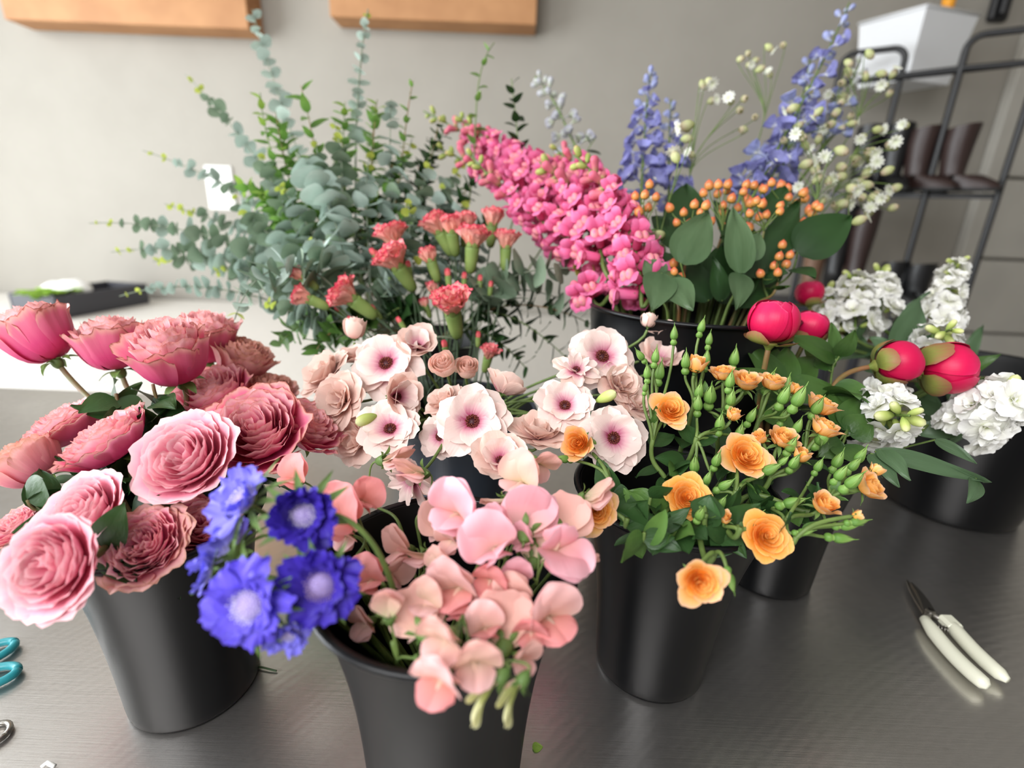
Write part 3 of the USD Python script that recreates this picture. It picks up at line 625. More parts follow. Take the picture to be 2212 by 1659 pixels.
rose_kind('ranunculus_bud', 37, 16, m_ran_back, m_ran_back, 0.1, 0.02, height=1.6, n_out=5, quarter=0.0, flare=0.08, jag=0.02, nu=11, nv=8, hip=False, sep=(0.6, 0.16, 60, 20))

# sweet pea: opens towards +z, its standard up along +y
def pea_kind(name, seed, m_std, m_wing, spread=1.0, closed=False):
    rng = np.random.default_rng(seed); k = Kind(name); h = np.pi / 2
    for s in (-1, 1):
        put(k, 'standard_petal' if s < 0 else 'standard_petal', flat_petal(rng, h + s * 0.30 * spread, 1.12, 0.66 * spread, 20 if not closed else 5, (96 if not closed else 30) + s * 6, 0.0, 0.05, cup=0.10, ruf=0.11, rk=2.8, jag=0.025, q=0.42, base=0.22, nu=17, nv=12, twist=-s * 0.10), m_std)
        put(k, 'wing_petal', flat_petal(rng, -h + s * (0.34 if not closed else 0.15), 0.82, 0.44, 4, 46 if not closed else 16, 0.0, 0.10, cup=-0.35, ruf=0.09, rk=2.4, q=0.4, base=0.22, nu=11, nv=9), m_wing)
    put(k, 'keel', xf(mat4(frame((0, -0.5, 1)), (0, -0.10, 0.26), 1.0) @ np.diag([0.08, 0.13, 0.26, 1.0]), ball(8, 10)), m_pea_pale)
    put(k, 'calyx', lathe(smoothprof([(0.04, -0.24), (0.10, -0.18), (0.17, -0.02), (0.19, 0.10), (0.16, 0.12)], 8), 12), m_sepal)
    sepal_ring(k, rng, 5, 0.30, 0.075, 30, 95, m_sepal, z0=0.06, r0=0.17)
pea_kind('pea_peach', 41, m_pea, m_pea_coral); pea_kind('pea_pink', 42, m_pea_pink, m_pea_pink); pea_kind('pea_pale', 43, m_pea_pale, m_pea, 0.9)
pea_kind('pea_coral', 44, m_pea_coral, m_pea_coral); pea_kind('pea_dusty', 45, m_pea_dusty, m_pea); pea_kind('pea_half', 46, m_pea_pale, m_pea, 0.62, True); pea_kind('pea_green', 47, m_pea_green, m_pea_green, 0.42, True)

# scabiosa: ruffled lobed petals round a pincushion
def scab_kind(name, seed, mat, mat_pin, n1=11, n2=12, phi=(62, 96)):
    rng = np.random.default_rng(seed); k = Kind(name)
    for i in range(n1):
        put(k, 'petal', flat_petal(rng, i / n1 * 2 * np.pi + rng.uniform(-.12, .12), rng.uniform(.60, .88), rng.uniform(.25, .38), phi[0] + rng.uniform(-20, 14), phi[1] + rng.uniform(-34, 26), 0.28, 0.04, cup=0.10, ruf=0.20, rk=3.8, jag=0.08, q=0.2, base=0.18, nu=17, nv=11), mat)
    for i in range(n2):
        put(k, 'inner_petal', flat_petal(rng, (i + .5) / n2 * 2 * np.pi + rng.uniform(-.15, .15), rng.uniform(.36, .54), rng.uniform(.16, .26), phi[0] - 30 + rng.uniform(-18, 12), phi[1] - 24, 0.26, 0.12, cup=0.2, ruf=0.18, rk=3.4, jag=0.05, q=0.28, base=0.3, nu=9, nv=7), mat)
    put(k, 'pincushion', xf(mat4(np.diag([.30, .30, .20]), (0, 0, .10)), ball(9, 18)), m_pin_core)
    ms = []
    for i in range(150):
        q = math.sqrt((i + .5) / 150); a = i * 2.39996; d = np.array([math.sin(q * 1.45) * math.cos(a), math.sin(q * 1.45) * math.sin(a), math.cos(q * 1.45)])
        p0 = d * [.30, .30, .20] + [0, 0, .10]; p1 = p0 + d * rng.uniform(.07, .17)
        ms += [tube([p0, p1], 0.007, 3)[:2], xf(mat4(np.eye(3), p1, rng.uniform(.014, .024)), ball(4, 5))[:2]]
    put(k, 'pins', join(*ms)[:2], m_pin if mat_pin is m_pin else m_pin_dark, kind='stuff')
    put(k, 'base', lathe(smoothprof([(0.05, -0.15), (0.2, -0.08), (0.3, 0.03), (0.28, 0.1)], 8), 12), m_sepal)
    sepal_ring(k, rng, 9, 1.0, 0.10, 85, 108, m_sepal, z0=0.0, r0=0.2, name='bract')
scab_kind('scabiosa_bright', 51, m_scab, m_pin); scab_kind('scabiosa_dark', 52, m_scab_dark, m_pin_dark, 12, 14); scab_kind('scabiosa_light', 53, m_scab_light, m_pin, 9, 10, (40, 74)); scab_kind('scabiosa_cup', 54, m_scab_dark, m_pin, 11, 12, (34, 70))

# spray carnation: calyx tube (from -z up to 0) and serrated petals
def carn_kind(name, seed, n, phi, L=1.0):
    rng = np.random.default_rng(seed); k = Kind(name)
    for i in range(n):
        t = (i + .5) / n
        put(k, 'petal', flat_petal(rng, i * 2.39996, L * rng.uniform(.9, 1.08), 0.46 * rng.uniform(.85, 1.15), 2 + phi[0] * t, phi[0] * 0.4 + (phi[1] - phi[0] * 0.4) * t, 0.10 + 0.12 * t, 0.0, cup=0.15, ruf=0.16, rk=4.6, jag=0.06, q=0.2, base=0.3, nu=17, nv=10), m_carn)
    put(k, 'calyx', lathe(smoothprof([(0.10, -1.25), (0.22, -1.15), (0.30, -0.8), (0.34, -0.3), (0.36, 0.02), (0.30, 0.08)], 14), 14), m_calyx)
    sepal_ring(k, rng, 5, 0.3, 0.16, 2, 20, m_calyx, z0=0.0, r0=0.35)
carn_kind('carnation_open', 61, 22, (24, 64), 1.15); carn_kind('carnation_side', 62, 16, (18, 52), 1.15); carn_kind('carnation_half', 63, 12, (8, 28), 1.0)
k = Kind('carnation_bud'); rng = np.random.default_rng(64)
for i in range(6): put(k, 'petal', cyl_petal(rng, i * 1.2, [(0.2, -0.1), (0.34, 0.2), (0.36, 0.5), (0.16, 0.85)], 0.8, base=0.8, q=0.15, ruf=0.06, rk=5, jag=0.05, nu=9, nv=7), m_carn_bud)
put(k, 'calyx', lathe(smoothprof([(0.10, -1.25), (0.22, -1.15), (0.30, -0.8), (0.34, -0.3), (0.36, 0.02), (0.30, 0.08)], 14), 14), m_calyx)
k = Kind('carnation_green_bud'); put(k, 'calyx', lathe(smoothprof([(0.10, -1.25), (0.24, -1.1), (0.34, -0.7), (0.34, -0.2), (0.2, 0.18), (0.02, 0.3)], 14), 14), m_calyx)

# peony bud
def peony_kind(name, seed, slen):
    rng = np.random.default_rng(seed); k = Kind(name)
    for i in range(9):
        t = i / 8; e = 0.86 + 0.14 * t; close = 0.12 + 0.42 * t
        P = [(0.12, -0.95 * e), (1.30 * e, -0.85 * e), (1.28 * e, 0.62 * e), (close, (0.98 - 0.14 * t) * e)]
        put(k, 'petal', cyl_petal(rng, i * 2.39996 + rng.uniform(-.2, .2), P, 1.15, base=0.6, q=0.22, ruf=0.03, rk=3, jag=0.03, tuck=0.03, nu=19, nv=15), m_peony)
    put(k, 'core', xf(mat4(np.diag([.8, .8, .86]), (0, 0, 0)), ball(12, 18)), m_peony)
    for i in range(4):
        P = [(0.08, -1.0), (0.95, -1.12), (1.16, -0.75), (1.13, slen + 0.35 * (i % 2))]
        put(k, 'sepal', cyl_petal(rng, i * 1.62 + 0.3, P, 0.62, base=0.7, q=0.4, ruf=0.01, jag=0.03, tuck=0.02, nu=11, nv=11), m_peony_sepal)
    put(k, 'receptacle', lathe(smoothprof([(0.12, -1.3), (0.2, -1.15), (0.34, -1.0), (0.1, -0.9)], 7), 12), m_peony_sepal)
peony_kind('peony_bud', 71, -0.75); peony_kind('peony_bud_b', 72, -0.3)

# stock floret: ruffled double
def stock_kind(name, seed, rows):
    rng = np.random.default_rng(seed); k = Kind(name); a = 0
    for n, L, W, p0, p1 in rows:
        for i in range(n):
            put(k, 'petal', flat_petal(rng, a + i / n * 6.283, L * rng.uniform(.88, 1.1), W, p0 + rng.uniform(-8, 8), p1 + rng.uniform(-18, 18), 0.06, 0.12, cup=0.12, ruf=0.14, rk=3.6, jag=0.04, q=0.3, base=0.25, nu=11, nv=8), m_stock)
        a += 0.5
    put(k, 'calyx', lathe(smoothprof([(0.05, -0.5), (0.13, -0.4), (0.16, -0.05), (0.13, 0.14)], 7), 9), m_stock_bud)
stock_kind('stock_floret', 81, [(4, 0.5, 0.3, 10, 35), (5, 0.8, 0.42, 45, 70), (5, 1.0, 0.5, 70, 105)])
stock_kind('stock_floret_b', 82, [(5, 0.6, 0.34, 15, 50), (6, 1.0, 0.5, 60, 112)])
k = Kind('stock_bud'); put(k, 'bud', lathe(smoothprof([(0.06, -0.6), (0.2, -0.35), (0.3, 0.1), (0.24, 0.5), (0.02, 0.66)], 10), 9, 4, 0.06), m_stock_bud)

# snapdragon floret: tube along +z, upper lip +y, lower lip -y
def snap_kind(name, seed, op=1.0):
    rng = np.random.default_rng(seed); k = Kind(name); h = np.pi / 2
    put(k, 'tube', xf(mat4(np.diag([0.85, 1.0, 1.0]), (0, 0, 0)), lathe(smoothprof([(0.16, -1.0), (0.26, -0.95), (0.30, -0.6), (0.33, -0.1), (0.40, 0.12)], 10), 14)), m_snap)
    for s in (-1, 1):
        put(k, 'upper_lip', flat_petal(rng, h + s * 0.45, 0.95, 0.42, 5, 85 * op, 0.28, -0.05, cup=-0.25, ruf=0.10, rk=3.0, jag=0.03, q=0.3, base=0.5, nu=11, nv=9), m_snap)
    for s in (-1, 0, 1):
        put(k, 'lower_lip', flat_petal(rng, -h + s * 0.75, 0.80 - 0.12 * (s == 0), 0.38, 25, 125 * op + 10, 0.26, -0.05, cup=-0.25, ruf=0.09, rk=3.0, jag=0.03, q=0.3, base=0.5, nu=11, nv=9), m_snap)
    put(k, 'palate', join(*[xf(mat4(frame((0, -0.35, 1)), (s * .2, -0.22, 0.16)) @ np.diag([0.26, 0.36, 0.26, 1.0]), ball(9, 12)) for s in (-1, 1)]), m_snap_palate)
    sepal_ring(k, rng, 5, 0.28, 0.10, 20, 40, m_sepal, z0=-1.02, r0=0.14)
snap_kind('snap_floret', 91, 1.0); snap_kind('snap_floret_b', 92, 0.8)
k = Kind('snap_bud'); put(k, 'bud', lathe(smoothprof([(0.1, -0.9), (0.24, -0.75), (0.34, -0.1), (0.40, 0.3), (0.26, 0.6), (0.02, 0.66)], 12), 10, 2, 0.10), m_snap_bud); sepal_ring(k, np.random.default_rng(1), 4, 0.34, 0.12, 20, 30, m_sepal, z0=-0.92, r0=0.14)
k = Kind('snap_green_bud'); put(k, 'bud', lathe(smoothprof([(0.1, -0.7), (0.26, -0.5), (0.34, -0.05), (0.22, 0.4), (0.02, 0.5)], 10), 9, 2, 0.1), m_snap_gbud)

# delphinium floret
def delph_kind(name, seed, mat, op=1.0):
    rng = np.random.default_rng(seed); k = Kind(name)
    for i in range(5): put(k, 'sepal', flat_petal(rng, i * 1.2566 + 0.3, 0.95, 0.56, 25, 80 * op, 0.08, 0.0, cup=0.35, ruf=0.06, q=0.32, base=0.35, nu=9, nv=7), mat)
    put(k, 'bee', xf(mat4(np.eye(3), (0, 0, 0.18), 0.2), ball(6, 8)), m_bee)
    put(k, 'spur', tube([(0, 0.05, 0.05), (0, 0.25, -0.4), (0, 0.2, -0.9)], [0.16, 0.09, 0.03], 7), mat)
delph_kind('delph_floret', 101, m_delph); delph_kind('delph_floret_b', 102, m_delph, 0.6); delph_kind('delph_pale', 103, m_delph_pale, 0.5); delph_kind('delph_white', 104, m_delph_white, 0.35)
for nm, mt in (('delph_bud', m_delph_pale), ('delph_bud_white', m_delph_white)):
    k = Kind(nm); put(k, 'bud', lathe(smoothprof([(0.08, -0.6), (0.3, -0.2), (0.42, 0.2), (0.3, 0.6), (0.03, 0.75)], 10), 9, 5, 0.06), mt); put(k, 'spur', tube([(0, 0, -0.3), (0, 0.2, -0.9)], [0.14, 0.03], 6), mt)

# bladder campion: inflated calyx (below 0) and five forked petals
def sil_kind(name, seed, fl=True):
    rng = np.random.default_rng(seed); k = Kind(name)
    put(k, 'calyx', lathe(smoothprof([(0.08, -1.5), (0.36, -1.25), (0.55, -0.75), (0.44, -0.2), (0.24, 0.04), (0.2, 0.1)], 14), 14, 10, 0.03), m_sil_cal)
    if fl:
        for i in range(5): put(k, 'petal', flat_petal(rng, i * 1.2566, 0.95, 0.34, 40, 105, 0.02, 0.0, cup=0.0, ruf=0.06, q=0.1, base=0.25, notch=0.34, nu=11, nv=8), m_sil)
sil_kind('campion_flower', 111); sil_kind('campion_calyx', 112, False)

# hypericum berry with its sepals
k = Kind('hypericum_berry'); put(k, 'berry', lathe(smoothprof([(0.1, -0.9), (0.6, -0.75), (0.95, -0.1), (0.9, 0.4), (0.55, 0.95), (0.14, 1.25), (0.02, 1.4)], 16), 14), m_berry)
sepal_ring(k, np.random.default_rng(3), 5, 0.9, 0.34, 95, 60, m_leaf_mid, z0=-0.85, r0=0.12)

# ---------------------------------------------------------------- growing things from their buckets
def route(rng, B, head, face, k=0.06, m=None, rise=0.06, n=16):
    """A stem's way from its flower down through the mouth of bucket B to the bottom."""
    m = B.mouth(rng, head) if m is None else m
    ft = B.foot(rng, m)
    up = unit(m - ft); head = np.asarray(head, float)
    L = np.linalg.norm(head - m)
    a = bez([head, head - unit(face) * min(k, 0.6 * L), m + up * min(rise, 0.5 * L), m], np.linspace(0, 1, n))
    b = np.linspace(0, 1, 6)[1:, None] * (ft - m) + m
    return np.vstack([a, b])[::-1]                     # from the foot to the head
def leaf(rng, p, d, n, L, W, bend=35, cup=0.2, fold=0.12, plan='leaf', ruf=0.05, nu=7, nv=10, base=0.3, q=0.3):
    v, f, uv = flat_petal(rng, 0.0, L, W, 0, bend, 0, 0, cup=cup, ruf=ruf, plan=plan, fold=fold, nu=nu, nv=nv, base=base, q=q)
    z = unit(d); x = np.asarray(n, float) - (np.asarray(n) @ z) * z
    x = unit(x) if np.linalg.norm(x) > 1e-6 else unit(np.cross(z, [0.3, 0.5, 0.8])); y = np.cross(z, x)
    return v @ np.stack([x, y, z]) + p, f, uv
def add_leaf(t, name, mat, *a, **k):
    v, f, uv = leaf(*a, **k); t.mesh(name, v, f, mat, uv)
def leaves_on(t, rng, pts, mat, spots, L, W, droop=0.2, **k):
    """Leaves at the given fractions of a stem."""
    n = len(pts)
    for s in spots:
        i = min(n - 2, max(1, int(s * n))); d = unit(pts[i + 1] - pts[i - 1]); a = rng.uniform(0, 6.28)
        R = frame(d); o = R[:, 0] * math.cos(a) + R[:, 1] * math.sin(a)
        add_leaf(t, 'leaf', mat, rng, pts[i], unit(d * 0.6 + o), unit(o - d * 0.3) * 1.0 - np.array([0, 0, droop]), L * rng.uniform(.75, 1.15), W * rng.uniform(.8, 1.1), **k)
def dep(rpx, d): return rpx * d / FPX

def bloom_stem(name, label, cat, kindname, px, py, d, rpx, face, B, r, mat, hc=0.4, spin=None, group=None, k=0.06, part='bloom', lab2=None, seed=None, size=1.0):
    rng = np.random.default_rng(int(px * 7 + py * 13) if seed is None else seed)
    F = view(face); S = dep(rpx, d) * size; P = at(px, py, d)
    o = P - F * hc * S
    base = o - F * 0.20 * S
    pts = route(rng, B, base, F, k)
    t = Thing(name, label, cat, pts[0], group)
    v, f, uv = tube(pts, np.linspace(r * 1.1, r, len(pts)), 8); t.mesh('stem', v, f, mat, uv)
    t.copy(part, kindname, mat4(frame(F, rng.uniform(0, 6.28) if spin is None else spin), o, S), lab2)
    return t, rng, pts, F, S

# ---- pink garden roses
G = 'pink garden roses in the left bucket'
for px, py, d, rp, face, kd, lab in (
    (78, 722, .66, 82, (-.45, .85, .22), 'rose_cup', 'tall pink rose cut by the left frame edge, seen from the side'),
    (238, 742, .68, 76, (-.18, .95, .22), 'rose_cup', 'high-standing pink rose with dark petal tips, second from the left in the top row'),
    (368, 762, .62, 92, (.02, .84, .55), 'rose_cup', 'broad pink rose in the middle of the top row, its bare stem showing'),
    (445, 728, .73, 72, (.1, .92, .35), 'rose_cup', 'pink rose at the back of the top row beside a eucalyptus tip'),
    (525, 775, .74, 66, (.42, .85, .2), 'rose_faded', 'faded salmon rose at the right end of the top row'),
    (455, 848, .68, 84, (-.12, .78, .6), 'rose_open', 'pale-edged pink rose right below the top row'),
    (585, 850, .74, 62, (.3, .9, .25), 'rose_faded', 'flat frilly salmon rose behind the large open one at the right'),
    (552, 930, .56, 106, (.15, .58, .8), 'rose_open', 'large open pink rose with a cupped heart, right of centre in the bunch'),
    (668, 922, .61, 74, (.62, .72, .3), 'rose_open', 'frilly pink rose at the right edge of the bunch, facing right'),
    (395, 985, .50, 100, (-.02, .5, .88), 'rose_full', 'largest open pale pink rose in the middle of the bunch'),
    (232, 952, .56, 94, (-.42, .75, .5), 'rose_open', 'pink rose tilted up left of the largest open rose'),
    (142, 920, .62, 84, (-.38, .78, .42), 'rose_open', 'pink rose behind the tilted one, at the upper left of the bunch'),
    (58, 1000, .57, 76, (-.55, .75, .25), 'rose_faded', 'salmon rose with a greenish outer petal at the left frame edge'),
    (172, 1105, .47, 88, (-.15, .55, .82), 'rose_swirl', 'smooth pink rose with a spiral heart above the lowest one'),
    (100, 1222, .40, 106, (-.1, .22, .96), 'rose_full', 'lowest pink rose, facing the viewer over the bucket rim'),
    (302, 1172, .46, 90, (.05, .58, .82), 'rose_button', 'densely ruffled coral rose resting on the bucket rim'),
    (440, 1130, .51, 64, (.3, .7, .62), 'rose_open', 'small pink rose half hidden by the blue scabiosa'),
    (22, 1130, .50, 60, (-.3, .7, .6), 'rose_button', 'ruffled pink rose cut by the left edge above the lowest one')):
    t, rng, pts, F, S = bloom_stem('garden_rose', lab, 'rose', kd, px, py, d, rp, face, B_rose, 0.0032, m_stem_rose, group=G, size=0.93, hc={'rose_cup': .85, 'rose_faded': .7}.get(kd, .5))
    leaves_on(t, rng, pts, m_leaf_rose, rng.uniform(.32, .62, 3), 0.052, 0.018, fold=0.1)

for px, py, d, lab in ((330, 830, .60, 'leafy rose shoot under the broad top-row rose'), (190, 1030, .56, 'leafy rose shoot left of the largest open rose'), (370, 1090, .54, 'rose leaves below the largest open rose'), (250, 850, .62, 'rose leaves beside the bare stems of the top row'), (60, 1080, .50, 'rose leaves at the left frame edge'), (280, 1050, .58, 'dark rose leaves in the gap above the coral rose')):
    rng = np.random.default_rng(int(px)); P = at(px, py, d); pts = route(rng, B_rose, P, (0, 0, 1.0), .04)
    t = Thing('rose_shoot', lab, 'rose leaves', pts[0], 'leaf shoots among the pink roses')
    v, f, uv = tube(pts, 0.0019, 6); t.mesh('stem', v, f, m_stem_rose, uv)
    for i in range(8):
        k = rng.integers(len(pts) * 3 // 5, len(pts)); o = unit(rng.normal(size=3) * [1, 1, .7] + [0, -.2, .2])
        add_leaf(t, 'leaf', m_leaf_rose if i % 3 else m_leaf_dark, rng, pts[k], o, rng.normal(size=3) - [0, 0, .8], rng.uniform(.035, .05), rng.uniform(.012, .018), fold=0.12, bend=40)

# ---- butterfly ranunculus
G = 'blush ranunculus behind the sweet peas'
for px, py, d, rp, face, kd, lab in (
    (830, 780, .66, 72, (-.1, .42, .9), 'ranunculus_wide', 'large open blush ranunculus at the top of the left cluster'),
    (903, 745, .68, 50, (.12, .6, .78), 'ranunculus_cup', 'cupped blush ranunculus below the carnation stems, with a visible dark eye'),
    (705, 808, .68, 62, (-.55, .55, .5), 'ranunculus_double', 'double peach ranunculus at the far left of the cluster'),
    (735, 862, .64, 60, (-.35, .2, .9), 'ranunculus_double', 'folded peach ranunculus just below the leftmost double one'),
    (768, 772, .70, 46, (-.25, .85, .2), 'ranunculus_double', 'pale ranunculus seen from its side behind the large open one'),
    (862, 856, .62, 54, (.68, .1, .6), 'ranunculus_cup', 'ranunculus turned to the right so that its petals show from the side'),
    (840, 922, .60, 66, (-.05, .58, .8), 'ranunculus_open', 'open ranunculus above the two apricot sweet peas'),
    (770, 950, .64, 58, (-.4, .15, .65), 'ranunculus_double', 'shaded pale ranunculus at the lower left of the cluster'),
    (1020, 908, .56, 72, (.05, .28, .96), 'ranunculus_wide', 'sharpest open ranunculus in the centre with a magenta ring'),
    (962, 868, .62, 46, (-.3, .5, .4), 'ranunculus_double', 'ranunculus partly hidden behind the sharp central one'),
    (1088, 840, .64, 54, (.3, .6, -.2), 'ranunculus_cup', 'tan-shaded ranunculus seen from behind by the black bucket rim'),
    (945, 945, .60, 46, (-.4, -.1, .7), 'ranunculus_open', 'small shaded ranunculus to the lower left of the sharp central one'),
    (880, 1042, .54, 66, (-.55, -.35, .65), 'ranunculus_ragged', 'ragged ranunculus with narrow splayed petals, hanging lowest on the left'),
    (1080, 992, .53, 64, (0, .58, .8), 'ranunculus_cup', 'open ranunculus directly above the brightest pink sweet pea'),
    (1165, 935, .58, 62, (.1, .75, .35), 'ranunculus_double', 'tan double ranunculus left of the first orange rose'),
    (1303, 765, .64, 68, (.1, .4, .9), 'ranunculus_wide', 'highest open ranunculus of the right cluster'),
    (1246, 795, .61, 46, (.05, .55, .8), 'ranunculus_ragged', 'small ragged ranunculus overlapping the highest one on the right'),
    (1220, 872, .59, 60, (-.1, .52, .83), 'ranunculus_open', 'pink ranunculus with a folded inner petal, left side of the right cluster'),
    (1340, 830, .63, 54, (.2, .4, .7), 'ranunculus_double', 'shaded double ranunculus in the middle of the right cluster'),
    (1328, 945, .56, 66, (.1, .22, .97), 'ranunculus_wide', 'large ranunculus with a wide magenta eye beside the first orange rose'),
    (1372, 872, .62, 42, (.3, .5, .6), 'ranunculus_double', 'small shaded ranunculus at the right border of its cluster'),
    (1425, 775, .68, 52, (.1, .6, .6), 'ranunculus_cup', 'pale pink ranunculus behind the topmost green rose buds'),
    (1428, 722, .70, 40, (-.2, .9, .3), 'ranunculus_cup', 'lilac-pink ranunculus against the tall black bucket'),
    (960, 795, .62, 36, (-.15, .55, .8), 'ranunculus_cream_bud', 'cream half-open ranunculus bud left of its pink twin'),
    (1008, 802, .63, 32, (.1, .6, .75), 'ranunculus_cream_bud', 'pinkish half-open ranunculus bud right of the cream one'),
    (766, 724, .72, 32, (.1, .95, .2), 'ranunculus_bud', 'peach ranunculus bud at the top left under the carnations'),
    (1400, 702, .68, 22, (.15, .98, .1), 'ranunculus_bud', 'narrow pale ranunculus bud pointing up in front of the tall bucket')):
    t, rng, pts, F, S = bloom_stem('ranunculus', lab, 'ranunculus', kd, px, py, d, rp, face, B_ran, 0.0018, m_stem, hc=0.25, group=G, k=0.04, size=1.12)
for px, py, d, face, lab in ((793, 905, .60, (-.6, -.25, .5), 'green ranunculus bud hanging at the left of the open ones'), (1308, 858, .58, (.6, .35, .5), 'pale green ranunculus bud in the right cluster')):
    bloom_stem('ranunculus_bud', lab, 'flower bud', 'stock_bud', px, py, d, 26, face, B_ran, 0.0016, m_stem, hc=0.0, k=0.03, part='bud', size=1.6)

# ---- spray carnations
G = 'coral spray carnations'
for px, py, d, rp, face, kd, lab in (
    (650, 595, .84, 22, (-.75, .62, .2), 'carnation_half', 'outermost coral carnation at the upper left'),
    (660, 643, .82, 26, (-.82, .35, .3), 'carnation_side', 'coral carnation just below the outermost one'),
    (752, 640, .82, 36, (-.7, .55, .45), 'carnation_open', 'broad coral carnation right of the two outermost ones'),
    (848, 515, .88, 33, (-.25, .9, .3), 'carnation_open', 'carnation standing above the sharp left-hand one'),
    (852, 566, .84, 37, (-.45, .7, .5), 'carnation_open', 'sharp coral carnation facing left, upper middle'),
    (806, 545, .88, 15, (-.6, .75, .2), 'carnation_bud', 'half-open carnation bud left of the sharp left-hand bloom'),
    (882, 572, .87, 14, (-.15, .95, .2), 'carnation_bud', 'carnation bud tucked right of the sharp left-hand bloom'),
    (945, 492, .88, 32, (-.45, .82, .3), 'carnation_side', 'carnation leaning left in the topmost group'),
    (975, 490, .86, 31, (-.1, .9, .42), 'carnation_half', 'streaked carnation in the centre of the topmost group'),
    (1008, 483, .89, 24, (.15, .95, .2), 'carnation_side', 'small carnation at the rear of the topmost group'),
    (1022, 520, .86, 34, (.12, .93, .3), 'carnation_open', 'carnation with dark red edges at the right of the topmost group'),
    (928, 556, .86, 27, (-.3, .92, .2), 'carnation_half', 'lone coral carnation beneath the topmost group'),
    (967, 590, .85, 16, (-.1, .97, .2), 'carnation_bud', 'red carnation bud in the middle of the stems'),
    (1003, 597, .87, 14, (.02, .98, .2), 'carnation_bud', 'red carnation bud just right of the middle one'),
    (1037, 602, .88, 13, (.05, .98, .15), 'carnation_bud', 'slim carnation bud beside two others on the right'),
    (1060, 615, .88, 13, (.1, .98, .15), 'carnation_bud', 'rightmost small carnation bud by the eucalyptus'),
    (1064, 478, .93, 27, (.1, .95, .2), 'carnation_side', 'orange carnation against the pink snapdragons'),
    (1093, 526, .88, 28, (.05, .97, .22), 'carnation_side', 'rightmost coral carnation on a tall straight calyx'),
    (975, 662, .76, 40, (-.1, .75, .6), 'carnation_open', 'largest carnation, low in the middle in front of its stems'),
    (936, 624, .88, 20, (-.1, .9, .4), 'carnation_half', 'blurred carnation above the largest low one'),
    (918, 656, .90, 16, (-.3, .85, .3), 'carnation_half', 'small blurred carnation left of the largest low one'),
    (960, 744, .76, 15, (-.15, .95, .25), 'carnation_bud', 'lowest carnation bud above the cream ranunculus'),
    (1033, 724, .80, 13, (.05, .98, .2), 'carnation_bud', 'red carnation bud low on the right among the stems'),
    (1056, 766, .80, 22, (.2, .7, .4), 'carnation_side', 'lowest coral carnation, in the shade of the stems'),
    (806, 667, .86, 14, (-.6, .75, .2), 'carnation_bud', 'small coral carnation bud between the left stems'),
    (730, 668, .88, 13, (-.7, .6, .2), 'carnation_bud', 'tiny coral carnation bud under the broad left carnation'),
    (758, 690, .84, 14, (-.75, .6, .2), 'carnation_bud', 'coral carnation bud just above the peach ranunculus bud'),
    (862, 692, .84, 13, (-.5, .8, .2), 'carnation_bud', 'coral carnation bud low among the slanting stems'),
    (838, 598, .92, 13, (-.4, .9, .1), 'carnation_green_bud', 'closed green carnation bud behind the slanting stems')):
    t, rng, pts, F, S = bloom_stem('spray_carnation', lab, 'carnation', kd, px, py, d, rp, face, B_ran, 0.0013, m_stem_dark, hc=0.35, k=0.09, group=G, size=1.3)
    if rp > 24: leaves_on(t, rng, pts, m_stem_grey, rng.uniform(.45, .85, 2), 0.05, 0.004, nu=3, fold=0.1)

# ---- orange spray roses: each spray is one plant with blooms and buds on short side stems
def spray(label, B, main, blooms, buds, d_of, group, leaves=3, fork=0.10):
    """main: (px, py, d) of the fork; blooms: (px, py, r, face, kind); buds: (px, py, r, direction)."""
    F0 = at(*main); rng = np.random.default_rng(int(main[0] * 3 + main[1]))
    pts = route(rng, B, F0, (0.1, 0, 1.0), 0.05)
    t = Thing('spray_rose', label, 'rose', pts[0], group)
    v, f, uv = tube(pts, np.linspace(0.0032, 0.0026, len(pts)), 7); t.mesh('stem', v, f, m_stem, uv)
    def side(base, face, r=0.0019):
        d = unit(F0 - pts[-3]); L = np.linalg.norm(base - F0)
        p = bez([F0 - d * 0.01, F0 + d * 0.35 * L, base - face * 0.4 * L, base], np.linspace(0, 1, 10))
        v, f, uv = tube(p, np.linspace(r * 1.2, r, 10), 6); t.mesh('side_stem', v, f, m_stem, uv); return p
    for px, py, rp, face, kd in blooms:
        d = d_of(px, py); F = view(face); S = dep(rp, d) * 0.86; P = at(px, py, d); o = P - F * 0.35 * S
        side(o - F * 0.25 * S, F); t.copy('bloom', kd, mat4(frame(F, rng.uniform(0, 6.28)), o, S))
    for px, py, rp, face in buds:
        d = d_of(px, py) + rng.uniform(-.02, .02); F = view(face); S = dep(rp, d) * 1.18; P = at(px, py, d); o = P - F * 0.2 * S
        p = side(o - F * 0.9 * S, F, 0.0016)
        t.copy('bud', 'bud_orange' if rp < 0 else rng.choice(['bud_closed', 'bud_closed_b']), mat4(frame(F, rng.uniform(0, 6.28)), o, abs(S)))
        if rng.random() < 0.5: add_leaf(t, 'small_leaf', m_leaf_mid, rng, p[3], unit(F + rng.normal(size=3) * .7), rng.normal(size=3), 0.016, 0.004, nu=5, nv=7)
    leaves_on(t, rng, pts, m_leaf_rose, rng.uniform(.35, .95, leaves), 0.038, 0.015, fold=0.1, q=0.2)
    return t
G = 'orange spray roses in the middle bucket'
dS = lambda x, y: float(np.interp(y, [700, 850, 1000, 1150, 1260], [0.62, 0.585, 0.54, 0.475, 0.43]))
up, fr = (.1, .97, .2), (0, .35, .93)
spray('spray with a lone orange rose over the large wide-eyed ranunculus', B_spray, (1318, 1040, .52), [(1250, 958, 40, (-.35, .25, .9), 'orange_cup')], [(1285, 964, 15, (-.3, .6, .6)), (1222, 992, 15, (-.8, .2, .5))], dS, G)
spray('spray with a deep orange rose beside the pink sweet peas', B_spray, (1355, 1120, .49), [(1286, 1105, 42, (-.1, .2, .97), 'orange_open')], [], dS, G)
